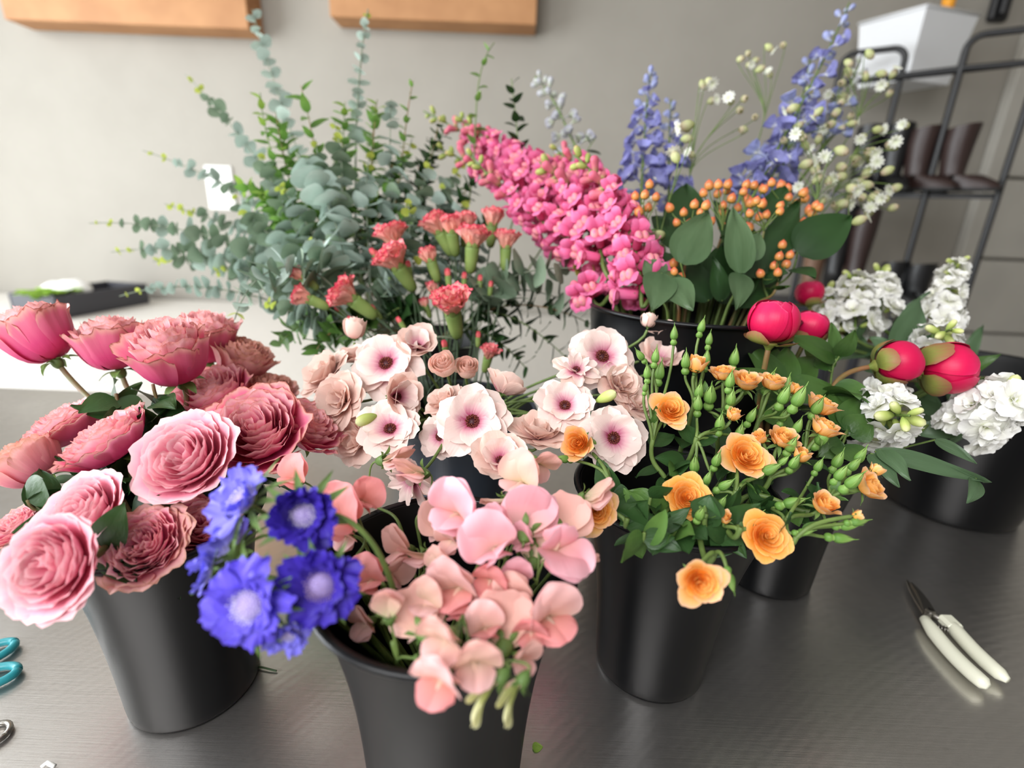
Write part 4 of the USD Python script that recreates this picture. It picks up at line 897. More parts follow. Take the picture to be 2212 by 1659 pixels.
spray('spray with one orange rose drooping over the front of the bucket', B_spray, (1545, 1192, .45), [(1512, 1258, 46, (-.08, .02, .99), 'orange_open')], [(1576, 1247, 17, (.1, -.85, .5))], lambda x, y: 0.405, G, leaves=1)
spray('tall spray of upright green buds at the back left, over one apricot bloom', B_spray, (1410, 950, .57), [(1448, 884, 38, (.0, .5, .85), 'orange_open')], [(1415, 777, 15, up), (1398, 812, 14, (-.1, .95, .3)), (1424, 812, 18, up), (1386, 772, 13, (-.6, .7, .3)), (1456, 728, 14, (0, .98, .2)), (1393, 842, 10, up)], dS, G)
spray('tall spray with the highest pair of green buds', B_spray, (1500, 870, .60), [(1502, 797, 30, (.15, .9, .3), 'orange_half')], [(1514, 712, 14, (.2, .96, .2)), (1531, 740, 13, (.1, .98, .2)), (1481, 788, 17, (-.05, .95, .3)), (1524, 784, 16, up), (1508, 852, 16, (.1, .9, .4)), (1585, 782, 18, (.05, .95, .3))], dS, G)
spray('spray at the rear with two apricot roses behind green buds', B_spray, (1560, 900, .60), [(1562, 812, 30, (-.1, .9, .3), 'orange_cup'), (1610, 830, 34, (.05, .85, .5), 'orange_cup')], [(1576, 830, 17, (0, .9, .4)), (1611, 832, 18, (-.05, .8, .6)), (1533, 862, 22, (-.1, .8, .6)), (1578, 868, 17, (0, .85, .5))], dS, G)
spray('spray at the rear with one rose behind a fat green bud', B_spray, (1640, 905, .60), [(1666, 832, 32, (.1, .9, .4), 'orange_cup'), (1714, 846, 20, (.3, .9, .3), 'orange_half')], [(1660, 830, 20, (.05, .8, .6)), (1696, 838, 16, (.2, .9, .3)), (1690, 864, 20, (.2, .85, .4)), (1721, 868, 22, (.25, .85, .4))], dS, G)
spray('long bare spray slanting through the middle with paired green buds', B_spray, (1505, 945, .56), [(1581, 902, 22, (.2, .85, .4), 'orange_half')], [(1507, 880, 17, (-.05, .95, .3)), (1554, 922, 18, (.0, .9, .4)), (1500, 1012, 18, (-.1, .9, .4)), (1546, 1000, 17, (.1, .85, .5)), (1620, 905, 16, (.25, .85, .4))], dS, G)
spray('spray with the largest open orange rose in the centre', B_spray, (1590, 1060, .52), [(1611, 984, 48, (.05, .45, .89), 'orange_open')], [(1596, 942, 17, (.05, .9, .4)), (1656, 1018, 19, (.7, .55, .45)), (1560, 1052, 17, (.6, .6, .5)), (1688, 1000, 12, (.5, .7, .4))], dS, G)
spray('spray with a peach-edged rose cluster right of the largest bloom', B_spray, (1665, 1030, .55), [(1688, 952, 35, (.1, .75, .6), 'orange_cup'), (1645, 950, 22, (-.5, .7, .4), 'orange_half'), (1728, 990, 25, (.3, .8, .4), 'orange_half')], [(1706, 968, 18, (.1, .8, .6)), (1712, 1005, 17, (.2, .8, .5)), (1720, 928, 16, (.2, .9, .4))], dS, G)
spray('spray with two apricot roses at the upper right', B_spray, (1735, 985, .57), [(1769, 882, 38, (.35, .85, .35), 'orange_cup'), (1776, 930, 36, (.35, .8, .4), 'orange_cup')], [(1762, 886, 19, (.1, .8, .6)), (1771, 952, 21, (.3, .75, .6)), (1690, 905, 15, (.2, .9, .4))], dS, G)
spray('spray with a frilled orange rose at the left front', B_spray, (1525, 1110, .48), [(1485, 1074, 45, (-.12, .35, .93), 'orange_flat')], [(1526, 1040, 14, (.2, .9, .3)), (1510, 1116, 17, (.1, .8, .6)), (1556, 1092, 15, (.2, .8, .5))], dS, G)
spray('spray with a broad orange rose low at the front right of the rim', B_spray, (1600, 1140, .47), [(1658, 1158, 46, (.02, .32, .94), 'orange_flat'), (1564, 1124, 20, (-.05, .85, .5), 'orange_half')], [(1616, 1122, 19, (.6, .6, .5))], dS, G)
spray('spray at the right front with a yellow-orange half-open rose', B_spray, (1700, 1120, .49), [(1777, 1094, 36, (.25, .7, .6), 'orange_cup')], [(1702, 1088, 20, (.85, .4, .4)), (1765, 1012, 14, (.3, .9, .3)), (1730, 1150, 14, (.9, .2, .3))], dS, G)
spray('spray reaching far right with a cluster of green buds and one rose', B_spray, (1790, 1075, .52), [(1870, 1054, 38, (.5, .5, .7), 'orange_cup'), (1888, 1020, 20, (.5, .85, .2), 'orange_half')], [(1806, 1002, 18, (.3, .9, .3)), (1854, 992, 17, (.45, .85, .2)), (1811, 1030, 18, (.35, .85, .4)), (1836, 1046, 21, (.45, .75, .5)), (1840, 1010, 16, (.5, .8, .3))], dS, G)
spray('spray stretched out horizontally at the lower right, tipped with green buds', B_spray, (1720, 1160, .47), [(1846, 1114, 16, (.95, .25, .2), 'orange_half')], [(1822, 1136, 17, (.95, .15, .3)), (1808, 1162, 19, (.98, -.03, .2)), (1845, 1128, 16, (.95, .2, .2))], lambda x, y: 0.47, G, leaves=1)
# foliage that fills the spray-rose bucket
for px, py, d, lab in ((1405, 1075, .51, 'leafy rose shoot at the left inner rim of the middle bucket'), (1392, 1150, .46, 'rose shoot with a leaf hanging over the left rim of the middle bucket'), (1430, 1140, .47, 'rose shoot with rounded leaves low at the front of the middle bucket'), (1560, 1090, .52, 'dark leafy rose shoot in the centre of the middle bucket'), (1660, 1090, .54, 'dark leafy rose shoot under the right-hand orange roses'), (1470, 1000, .57, 'dark leafy rose shoot between the slanting bare stems'), (1590, 960, .60, 'leafy rose shoot at the back of the middle bucket'), (1740, 1075, .54, 'serrated leafy shoot under the yellow-orange half-open rose')):
    rng = np.random.default_rng(int(px)); P = at(px, py, d); pts = route(rng, B_spray, P, (0, 0, 1.0), .04)
    t = Thing('rose_shoot', lab, 'rose leaves', pts[0], 'leaf shoots among the orange roses')
    v, f, uv = tube(pts, 0.0017, 6); t.mesh('stem', v, f, m_stem, uv)
    for i in range(9):
        k = rng.integers(len(pts) // 2, len(pts)); o = unit(rng.normal(size=3) * [1, 1, .7] + [0, -.5, .2])
        add_leaf(t, 'leaf', m_leaf_rose if i % 4 else m_leaf_mid, rng, pts[k], o, rng.normal(size=3) - [0, 0, .8], rng.uniform(.024, .04), rng.uniform(.010, .016), fold=0.1, bend=40)

# ---- sweet peas
def pea_stem(label, fork, blossoms, B=B_pea, mat=m_stem, m=None):
    """blossoms: (px, py, d, r, (facing), (up), kind)."""
    F0 = at(*fork); rng = np.random.default_rng(int(fork[0] + fork[1] * 5)); pts = route(rng, B, F0, (0, 0, 1.0), 0.05, m=m)
    t = Thing('sweet_pea', label, 'sweet pea', pts[0], 'sweet peas in the front bucket')
    v, f, uv = tube(pts, np.linspace(.0018, .0014, len(pts)), 7); t.mesh('stem', v, f, mat, uv)
    for px, py, d, rp, face, upv, kd in blossoms:
        F = view(face); S = dep(rp, d) * 1.5; P = at(px, py, d); R = frame(F, 0, view(upv)); o = P - R[:, 1] * 0.42 * S - F * 0.25 * S
        b = o - F * 0.22 * S; L = np.linalg.norm(b - F0); d0 = unit(F0 - pts[-3])
        p = bez([F0 - d0 * .006, F0 + d0 * .3 * L, b - F * .35 * L, b], np.linspace(0, 1, 9)); v, f, uv = tube(p, .0010, 6); t.mesh('side_stem', v, f, mat, uv)
        t.copy('blossom', kd, mat4(R, o, S))
U0 = (0, 1, .1)
pea_stem('coral sweet pea at the upper left of the bunch, just right of the scabiosa', (790, 1160, .46), [(752, 1085, .45, 62, (-.25, .25, .9), (.3, .9, 0), 'pea_coral'), (790, 1060, .46, 40, (.6, .3, .6), (.5, .8, 0), 'pea_coral'), (745, 1140, .45, 36, (-.3, -.3, .8), U0, 'pea_dusty')])
pea_stem('pair of salmon sweet peas standing alone against the dark bucket inside', (905, 1250, .46), [(868, 1160, .46, 44, (-.7, .1, .7), (-.35, .9, 0), 'pea_dusty'), (912, 1170, .45, 44, (-.8, .05, .6), (-.2, .95, 0), 'pea_half')])
pea_stem('shaded salmon sweet pea low on the left inside the bucket', (830, 1290, .44), [(800, 1225, .44, 46, (-.3, .3, .85), (-.2, .9, 0), 'pea_coral'), (862, 1222, .45, 36, (.7, -.1, .6), (.8, .4, 0), 'pea_dusty'), (790, 1325, .42, 40, (-.5, -.1, .8), U0, 'pea_dusty')])
pea_stem('tall bright pink sweet pea in the middle of the back row', (1045, 1180, .46), [(998, 1075, .43, 62, (-.45, .2, .85), (.35, .9, 0), 'pea_pink'), (958, 1112, .46, 50, (-.6, .1, -.5), (-.2, .95, 0), 'pea_dusty'), (972, 1150, .44, 34, (-.5, -.2, .8), U0, 'pea_dusty')])
pea_stem('large round lilac-pink sweet pea at the right of the back row', (1120, 1200, .44), [(1146, 1108, .42, 66, (.1, .3, -.85), (.25, .95, 0), 'pea_pink'), (1075, 1120, .44, 42, (-.6, .4, .6), (-.3, .9, 0), 'pea_pink')])
pea_stem('peach sweet pea behind the deep orange rose', (1190, 1190, .45), [(1218, 1115, .45, 58, (.4, .3, -.6), (.2, .95, 0), 'pea_dusty'), (1242, 1185, .42, 42, (.85, -.1, .4), (-.2, .95, 0), 'pea_half')])
pea_stem('hot pink wavy sweet pea in the centre of the bunch', (1062, 1285, .42), [(1050, 1150, .41, 62, (-.2, .4, .85), (-.5, .85, 0), 'pea_pink'), (985, 1235, .40, 62, (-.45, .0, .9), (-.1, .95, 0), 'pea_peach'), (1068, 1235, .40, 42, (-.2, -.2, .95), (.4, .9, 0), 'pea_coral')])
pea_stem('broad pink sweet pea with a hanging lip at the right of the bunch', (1160, 1250, .42), [(1218, 1222, .40, 64, (.35, .55, .7), (.2, -.9, .3), 'pea_pink'), (1112, 1225, .41, 36, (.2, .1, .9), U0, 'pea_pink'), (1135, 1150, .42, 34, (-.7, .2, .6), (-.4, .9, 0), 'pea_pink')])
pea_stem('lavender-pink sweet pea over the right side of the rim', (1130, 1330, .40), [(1182, 1295, .385, 66, (.5, .1, .85), (-.1, .95, 0), 'pea_peach'), (1150, 1345, .375, 42, (-.1, -.3, .9), (.1, .9, 0), 'pea_coral'), (1108, 1262, .40, 44, (-.3, .2, .9), (-.3, .9, 0), 'pea_dusty')])
pea_stem('dusty pink broad sweet pea at the lower right inside the rim', (1090, 1400, .38), [(1085, 1345, .37, 74, (.1, .35, -.85), (-.1, .95, 0), 'pea_dusty')])
pea_stem('dusty pink sweet pea in the left front with a cupped standard', (930, 1380, .39), [(903, 1320, .375, 64, (-.35, .1, -.85), (-.2, .95, 0), 'pea_dusty'), (925, 1275, .39, 44, (-.1, .3, .9), (.1, .9, 0), 'pea_pale')])
pea_stem('upright pale peach sweet pea bud close to the left front rim', (860, 1420, .37), [(833, 1345, .355, 52, (-.1, .95, .3), (0, .2, 1), 'pea_half'), (905, 1402, .36, 30, (.85, .25, .4), U0, 'pea_green')])
pea_stem('pale peach and white sweet pea hanging over the front rim, nearest the viewer', (1000, 1330, .36), [(965, 1352, .335, 62, (-.4, -.2, .9), (.2, .95, 0), 'pea_pale'), (1030, 1400, .33, 60, (.25, -.15, .95), (.1, .95, 0), 'pea_pale'), (958, 1440, .325, 62, (-.35, -.1, .92), (.25, .95, 0), 'pea_peach')])
pea_stem('drooping stem ending in two pale green sweet pea buds', (1040, 1440, .345), [(1092, 1515, .33, 66, (-.75, -.65, .2), (.7, -.5, .2), 'pea_green'), (1146, 1512, .335, 58, (-.6, -.75, .2), (.8, -.4, .2), 'pea_green')], m=np.array([*(at(1020, 1420, .36)[:2]), TABLE_Z + 0.253]))
pea_stem('cream sweet pea bud leaning over the deep orange rose', (1185, 1080, .49), [(1262, 1048, .47, 48, (.85, .3, .4), (-.3, .8, .3), 'pea_half')])
pea_stem('pale blush sweet pea beneath the open pink ranunculus', (1140, 1090, .49), [(1135, 1010, .48, 54, (-.4, .3, .8), (.2, .95, 0), 'pea_pale'), (1172, 985, .50, 42, (.3, -.5, .7), (.2, .9, 0), 'pea_pale')])
pea_stem('apricot sweet pea bud left of the large round lilac-pink bloom', (1095, 1110, .48), [(1078, 1060, .47, 38, (-.7, -.2, .6), (-.2, .9, .2), 'pea_half')])
pea_stem('apricot sweet pea lying sideways over the open ranunculus', (800, 1060, .53), [(838, 962, .52, 50, (.9, .15, .4), (.1, .95, 0), 'pea_half')])
pea_stem('apricot sweet pea standing upright beside the ragged ranunculus', (925, 1080, .51), [(905, 990, .50, 50, (-.55, .2, .7), (-.1, .98, 0), 'pea_half')])
pea_stem('coral sweet pea peeping out above the scabiosa', (720, 1130, .47), [(648, 1010, .50, 40, (-.3, .4, .8), (.1, .95, 0), 'pea_coral')])

pea_stem('peach sweet pea deep in the middle of the bunch', (1010, 1320, .42), [(1010, 1285, .41, 50, (-.1, .5, .8), (.2, .9, 0), 'pea_peach'), (955, 1200, .43, 38, (-.5, .1, .8), (-.2, .95, 0), 'pea_pale')])
pea_stem('pale sweet pea facing away at the right of the bunch', (1120, 1300, .42), [(1155, 1180, .425, 52, (.3, .4, -.7), (.1, .95, 0), 'pea_pale'), (1200, 1165, .43, 36, (.7, .2, .5), (.3, .9, 0), 'pea_peach')])
pea_stem('small frilled sweet pea just inside the front rim', (1010, 1420, .375), [(1040, 1330, .375, 44, (.1, .5, .8), (-.2, .9, 0), 'pea_peach'), (1130, 1400, .36, 40, (.6, -.1, .7), (.2, .9, 0), 'pea_dusty')])

# ---- scabiosa
G = 'blue scabiosa'
for px, py, d, rp, face, kd, lab, via in (
    (528, 1085, .375, 88, (-.42, .52, .6), 'scabiosa_light', 'lighter blue scabiosa at the upper left, with a narrow pale heart', (760, 1330, .36)),
    (655, 1112, .365, 92, (.35, .12, .9), 'scabiosa_cup', 'dark violet scabiosa at the upper right on an arching green stem', None),
    (500, 1190, .385, 84, (-.6, .45, -.1), 'scabiosa_light', 'light blue scabiosa in the middle left seen from behind', (760, 1340, .36)),
    (695, 1262, .345, 92, (.12, .02, .98), 'scabiosa_dark', 'dark violet scabiosa with a purple pincushion at the lower right', (780, 1370, .345)),
    (540, 1305, .335, 104, (-.12, .02, .98), 'scabiosa_bright', 'largest bright blue scabiosa with a white pincushion at the lower left', (740, 1360, .34)),
    (622, 1362, .345, 60, (.25, -.5, .7), 'scabiosa_light', 'small blue scabiosa at the bottom of the cluster', (750, 1380, .34)),
    (455, 1235, .365, 50, (-.8, .15, .4), 'scabiosa_light', 'small blue scabiosa at the far left edge of the cluster', (700, 1340, .36))):
    rng = np.random.default_rng(int(px)); F = view(face); S = dep(rp, d) * 0.98; o = at(px, py, d) - F * .1 * S
    m = np.array([B_pea.c[0] - 0.095 + rng.uniform(-.01, .01), B_pea.c[1] - 0.02 + rng.uniform(-.03, .03), TABLE_Z + 0.252])
    if via is None:
        ctl = [at(862, 1330, .40), at(838, 1190, .385), at(775, 1090, .37), o - F * .12 * S]; ft = B_pea.c + [0.02, 0.03, .015]
        pts = np.vstack([np.linspace(ft, ctl[0], 6)[:-1], bez(ctl, np.linspace(0, 1, 18))])
    else:
        ft = B_pea.foot(rng, m); pts = np.vstack([np.linspace(ft, m, 6)[:-1], bez([m, at(*via) + rng.normal(0, .004, 3), o - F * .06 - [0, 0, 0], o - F * .12 * S], np.linspace(0, 1, 16))])
    t = Thing('scabiosa', lab, 'scabiosa', pts[0], G); v, f, uv = tube(pts, np.linspace(.0026, .0019, len(pts)), 8); t.mesh('stem', v, f, m_stem, uv)
    t.copy('bloom', kd, mat4(frame(F, rng.uniform(0, 6)), o, S))

# ---- peony buds and their leaves
for px, py, d, rp, face, kd, B, lab, jx in (
    (1672, 693, .625, 54, (.05, .95, .3), 'peony_bud', B_peony, 'round magenta peony bud nearest the tall berry bucket', None),
    (1752, 704, .72, 38, (.2, .9, .35), 'peony_bud_b', B_peony, 'magenta peony bud half hidden behind a curled leaf', None),
    (1942, 782, .66, 48, (.93, .18, .3), 'peony_bud_b', B_peony, 'smaller peony bud lying sideways on an arching reddish stem', (1800, 845, .64)),
    (2052, 796, .66, 58, (.9, .12, .4), 'peony_bud_b', B_stock, 'largest magenta peony bud at the right beside the white stock', (1960, 830, .70)),
    (1748, 632, .90, 30, (-.1, .98, .1), 'peony_bud', B_stock, 'greenish-red blurred peony bud left of the white stock', None)):
    rng = np.random.default_rng(int(px)); F = view(face); S = dep(rp, d) * 0.92; o = at(px, py, d); b = o - F * 1.25 * S
    if jx:
        J = at(*jx); m = B.mouth(rng, J); ft = B.foot(rng, m); pts = np.vstack([np.linspace(ft, m, 6)[:-1], bez([m, J, b - F * .05, b], np.linspace(0, 1, 16))])
    else: pts = route(rng, B, b, F, .06)
    t = Thing('peony_bud', lab, 'peony', pts[0], 'magenta peony buds'); v, f, uv = tube(pts, np.linspace(.0042, .0032, len(pts)), 9); t.mesh('stem', v, f, m_stem_red, uv)
    t.copy('bloom', kd, mat4(frame(F, rng.uniform(0, 6)), o, S))
    leaves_on(t, rng, pts, m_leaf_peony, rng.uniform(.35, .6, 3), .07, .018, fold=.15, nv=13, bend=60)
def shoot(name, label, cat, tip, B, leaves, mat, smat, r=.0025, group=None, face=(0, .5, .2)):
    """A leafy shoot; leaves: (px, py, d, tip px, tip py, tip d, half width) each drawn from its base to its tip."""
    P = at(*tip); rng = np.random.default_rng(int(tip[0] + tip[1])); pts = route(rng, B, P, view(face), .05)
    t = Thing(name, label, cat, pts[0], group); v, f, uv = tube(pts, np.linspace(r, r * .6, len(pts)), 7); t.mesh('stem', v, f, smat, uv)
    for (a, b, c, x, y, z, w) in leaves:
        p, q = at(a, b, c), at(x, y, z); d = q - p; L = np.linalg.norm(d) * 1.06; n = view((0, .35, 1.0)); n = unit(n - (n @ unit(d)) * unit(d))
        add_leaf(t, 'leaf', mat, rng, p, unit(unit(d) + n * .28), -n, L, w, bend=34, fold=.18, nu=9, nv=14, ruf=.05)
        i = np.argmin(np.linalg.norm(pts - p, axis=1)); v, f, uv = tube([pts[i], (pts[i] + p) / 2, p], .0012, 5); t.mesh('leaf_stalk', v, f, smat, uv)
    return t
shoot('peony_shoot', 'glossy peony leaves arching right of the round magenta bud', 'leaves', (1800, 790, .68), B_peony, [(1805, 775, .68, 1700, 728, .66, .016), (1805, 780, .68, 1795, 700, .70, .011), (1812, 770, .68, 1845, 715, .66, .013), (1790, 800, .68, 1740, 745, .72, .018), (1800, 840, .66, 1895, 870, .64, .02)], m_leaf_peony, m_stem)
shoot('peony_shoot', 'dark peony leaves below the round magenta bud', 'leaves', (1690, 830, .66), B_peony, [(1690, 830, .66, 1610, 745, .68, .018), (1690, 830, .66, 1660, 740, .70, .016), (1695, 830, .66, 1700, 750, .69, .018), (1700, 840, .66, 1760, 770, .70, .020), (1680, 850, .64, 1590, 800, .62, .018), (1705, 845, .66, 1790, 835, .66, .02)], m_leaf_peony, m_stem)
shoot('peony_shoot', 'broad dark leaves behind the two upper right orange roses', 'leaves', (1830, 930, .62), B_peony, [(1830, 930, .62, 1795, 850, .66, .02), (1830, 930, .62, 1860, 860, .64, .022), (1835, 940, .62, 1880, 900, .62, .02), (1820, 960, .60, 1850, 1000, .58, .02), (1815, 950, .60, 1770, 985, .60, .018), (1820, 900, .64, 1740, 820, .70, .022)], m_leaf_peony, m_stem)

# ---- white stock
def spike(name, label, cat, path, B, kinds, buds, n, S0, S1, smat, r, group, frac=0.55, leafmat=None, seed=0, tipfrac=.78, out=1.0, hang=0.0, span=1.0, lean=0.35, nl=4):
    """Florets in a spiral up the last part of a stem. path: (px, py, d) from where the florets begin to the tip."""
    rng = np.random.default_rng(seed); P = [at(*p) for p in path]; m = B.mouth(rng, P[0]); ft = B.foot(rng, m)
    low = bez([m, m + unit(m - ft) * .04, P[0] - unit(P[1] - P[0]) * .05, P[0]], np.linspace(0, 1, 10)); hi = bez(P, np.linspace(0, 1, 24))
    pts = np.vstack([np.linspace(ft, m, 5)[:-1], low[:-1], hi]); t = Thing(name, label, cat, pts[0], group)
    v, f, uv = tube(pts, np.linspace(r * 1.2, r * .45, len(pts)), 7); t.mesh('stem', v, f, smat, uv)
    for i in range(n):
        s = (i + .5) / n; k = s * 22.9; j = int(k); p = hi[j] + (hi[j + 1] - hi[j]) * (k - j); d = unit(hi[j + 1] - hi[j])
        a = i * 2.39996 + rng.uniform(-.3, .3); R = frame(d); o = R[:, 0] * math.cos(a) + R[:, 1] * math.sin(a)
        F = unit(o * out + d * (lean + .9 * s * s) - np.array([0, 0, hang]))
        S = (S0 + (S1 - S0) * s ** 1.2) * rng.uniform(.88, 1.1)
        bud = s > tipfrac or (s > tipfrac - .12 and rng.random() < .5)
        kd = buds[min(len(buds) - 1, int((s - tipfrac + .12) / (1.13 - tipfrac) * len(buds)))] if bud else kinds[rng.integers(len(kinds))]
        c = p + o * S * span * (1 - .35 * s)
        upv = d if name == 'snapdragon' else np.array([0, 0, 1.0])
        if name != 'stock_spike':
            v, f, uv = tube([p, c - F * S * .9], .0008, 4, cap=False); t.mesh('pedicel', v, f, smat, uv)
        t.copy('bud' if bud else 'floret', kd, mat4(frame(F, rng.uniform(0, 6) if name == 'stock_spike' else rng.uniform(-.2, .2), upv), c, S))
    if leafmat: leaves_on(t, rng, pts[:14], leafmat, rng.uniform(.4, .98, nl), .085, .012, fold=.1, nv=13, bend=55)
    return t
G = 'white stock at the right'
st = lambda lab, path, n, S0, S1, sd, tf=.8: spike('stock_spike', lab, 'stock', path, B_stock, ['stock_floret', 'stock_floret_b', 'stock_floret_b'], ['stock_bud'], n, S0, S1, m_stem, .003, G, leafmat=m_leaf_stock, seed=sd, tipfrac=tf, span=.85, lean=.1)
st('white stock spike leaning to the upper right, highest of all', [(2015, 722, .86), (2040, 650, .88), (2060, 590, .90), (2075, 555, .92)], 24, .026, .014, 1, .86)
st('white stock spike at the left of the group near the blurred peony bud', [(1845, 720, .88), (1850, 670, .90), (1855, 620, .93), (1835, 590, .96)], 18, .028, .018, 2, .85)
st('white stock spike farthest left, beside the small greenish peony bud', [(1800, 730, .90), (1795, 690, .92), (1790, 650, .95), (1780, 620, .97)], 16, .026, .018, 8, .85)
st('white stock spike with green buds between the leftmost and the highest', [(1900, 690, .90), (1905, 650, .93), (1905, 610, .96), (1898, 578, .98)], 18, .026, .016, 3, .82)
st('white stock spike turned to the viewer with a greenish tip, beside the largest peony bud', [(2010, 770, .80), (2020, 735, .76), (2035, 715, .72), (2055, 712, .69)], 14, .026, .014, 4, .74)
st('white stock spike nearest the viewer with a yellow-green heart', [(1890, 905, .68), (1910, 895, .63), (1935, 895, .59), (1965, 898, .56)], 17, .032, .014, 5, .74)
st('white stock spike cut by the right frame edge', [(2080, 925, .68), (2120, 890, .65), (2165, 860, .63), (2215, 850, .62)], 22, .027, .022, 6, .97)
st('small white stock spike right under the sideways peony bud', [(1905, 880, .70), (1908, 860, .68), (1912, 845, .67), (1915, 835, .66)], 6, .024, .020, 7, .95)
shoot('stock_leaves', 'twisted narrow stock leaves hanging out over the wide bucket', 'leaves', (1905, 985, .60), B_stock, [(1890, 975, .60, 2120, 1040, .58, .011), (2110, 1035, .58, 2092, 1085, .56, .010), (1880, 980, .60, 1940, 1050, .57, .012), (1900, 970, .60, 1965, 1035, .57, .012), (2020, 950, .62, 2105, 1000, .60, .008)], m_leaf_stock, m_stem)
shoot('stock_leaves', 'grey-green stock leaf between the two rear white clusters', 'leaves', (1930, 760, .80), B_stock, [(1935, 765, .80, 1985, 645, .82, .024), (1940, 770, .80, 2000, 740, .76, .014), (1930, 765, .80, 1880, 730, .82, .016), (1920, 790, .76, 1870, 800, .74, .016)], m_leaf_stock, m_stem)

# ---- snapdragons
G = 'pink snapdragons leaning left'
sn = lambda lab, path, n, S0, S1, sd, tf: spike('snapdragon', lab, 'snapdragon', path, B_berry, ['snap_floret', 'snap_floret_b'], ['snap_bud', 'snap_bud', 'snap_green_bud'], n, S0, S1, m_stem, .0034, G, seed=sd, tipfrac=tf, span=1.15, lean=.25, hang=.15)
sn('front snapdragon spike curving upright, with the sharpest pink blooms', [(1385, 640, .76), (1385, 520, .79), (1330, 410, .83), (1240, 335, .86)], 38, .0280, .016, 1, .80)
sn('snapdragon spike just left of the front one, hanging to the bucket rim', [(1300, 560, .82), (1290, 470, .86), (1230, 400, .9), (1165, 350, .93)], 34, .0280, .016, 2, .82)
sn('snapdragon spike along the lower edge of the pink mass', [(1270, 540, .86), (1190, 500, .90), (1110, 440, .94), (1010, 330, .98)], 38, .0280, .014, 3, .80)
sn('long snapdragon spike whose tip points lowest at the upper left', [(1240, 470, .92), (1150, 420, .97), (1060, 370, 1.0), (945, 320, 1.03)], 38, .0290, .014, 4, .74)
sn('long snapdragon spike in the middle of the left tips', [(1250, 420, .98), (1160, 375, 1.0), (1070, 320, 1.05), (985, 250, 1.08)], 36, .0290, .014, 5, .76)
sn('snapdragon spike with green buds farthest at the upper left', [(1180, 400, 1.0), (1110, 350, 1.05), (1030, 300, 1.1), (915, 240, 1.12)], 34, .0290, .014, 6, .66)
sn('short snapdragon spike at the back by the white delphinium', [(1290, 430, .95), (1270, 390, .97), (1240, 350, .98), (1195, 318, 1.0)], 22, .0280, .014, 7, .78)
sn('short snapdragon stub low behind the front spike near the bucket rim', [(1275, 640, .82), (1270, 630, .82), (1268, 622, .82), (1265, 610, .82)], 6, .0280, .02, 8, .99)

# ---- delphiniums
G = 'delphiniums standing behind the berries'
de = lambda lab, path, n, S0, S1, sd, tf, kinds=('delph_floret', 'delph_floret_b'), buds=('delph_bud',): spike('delphinium', lab, 'delphinium', path, B_berry, list(kinds), list(buds), n, S0, S1, m_stem, .0030, G, seed=sd, tipfrac=tf, span=1.2, lean=.3)
de('blue delphinium spire right of the snapdragons, with the tallest bluish tip', [(1385, 420, .98), (1390, 330, 1.0), (1395, 240, 1.03), (1405, 150, 1.06)], 42, .025, .011, 1, .80)
de('shorter blue delphinium spire close beside the tallest bluish tip', [(1445, 430, 1.0), (1445, 360, 1.03), (1445, 290, 1.06), (1450, 215, 1.08)], 30, .025, .011, 2, .80)
de('long delphinium spire slanting up to the upper right corner', [(1640, 400, .95), (1710, 260, 1.0), (1790, 120, 1.06), (1835, 5, 1.1)], 32, .028, .012, 3, .86, ('delph_floret', 'delph_floret_b', 'delph_pale'), ('delph_bud',))
de('blue delphinium spire partly hidden by the campion at the right', [(1650, 420, 1.0), (1680, 350, 1.03), (1710, 290, 1.06), (1730, 220, 1.08)], 36, .027, .013, 4, .90)
de('pale lavender delphinium among the campion calyxes at the right', [(1770, 330, 1.05), (1800, 260, 1.08), (1830, 200, 1.1), (1860, 130, 1.12)], 20, .023, .013, 5, .72, ('delph_pale',), ('delph_bud_white',))
de('pale lavender delphinium spire crossing the slanting one near its top', [(1690, 330, 1.06), (1720, 250, 1.08), (1745, 190, 1.1), (1750, 120, 1.12)], 18, .022, .013, 8, .8, ('delph_pale', 'delph_floret_b'))
de('nodding whitish delphinium spire left of centre at the back', [(1250, 330, 1.1), (1215, 260, 1.12), (1190, 190, 1.14), (1155, 165, 1.15)], 26, .021, .013, 6, .55, ('delph_white',), ('delph_bud_white',))
de('low blue delphinium just above the hypericum berries', [(1600, 420, .96), (1605, 405, .97), (1612, 395, .98), (1620, 380, .99)], 10, .026, .018, 7, .9)

# ---- bladder campion
def campion(label, fork, flowers, B=B_berry, seed=0):
    F0 = at(*fork); rng = np.random.default_rng(seed); pts = route(rng, B, F0, (0, 0, 1.0), .06)
    t = Thing('campion', label, 'campion', pts[0], 'bladder campion among the delphiniums'); v, f, uv = tube(pts, np.linspace(.0018, .0012, len(pts)), 6); t.mesh('stem', v, f, m_stem, uv)
    for px, py, d, S, face, fl in flowers:
        F = view(face); o = at(px, py, d); b = o - F * 1.5 * S; L = np.linalg.norm(b - F0); d0 = unit(F0 - pts[-3])
        p = bez([F0, F0 + d0 * .35 * L, b + (F0 - b) * .2 - F * .01, b], np.linspace(0, 1, 9)); v, f, uv = tube(p, .0008, 5); t.mesh('side_stem', v, f, m_stem, uv)
        t.copy('flower' if fl else 'seed_calyx', 'campion_flower' if fl else 'campion_calyx', mat4(frame(F, rng.uniform(0, 6)), o, S))
def scatter(seed, pts, d, S=.0135, pf=.55):
    rng = np.random.default_rng(seed); return [(x, y, d + rng.uniform(-.04, .04), S * rng.uniform(.85, 1.1), unit(rng.normal(size=3) * [.8, .5, .4] + [0, -.25, .5]), rng.random() < pf) for x, y in pts]
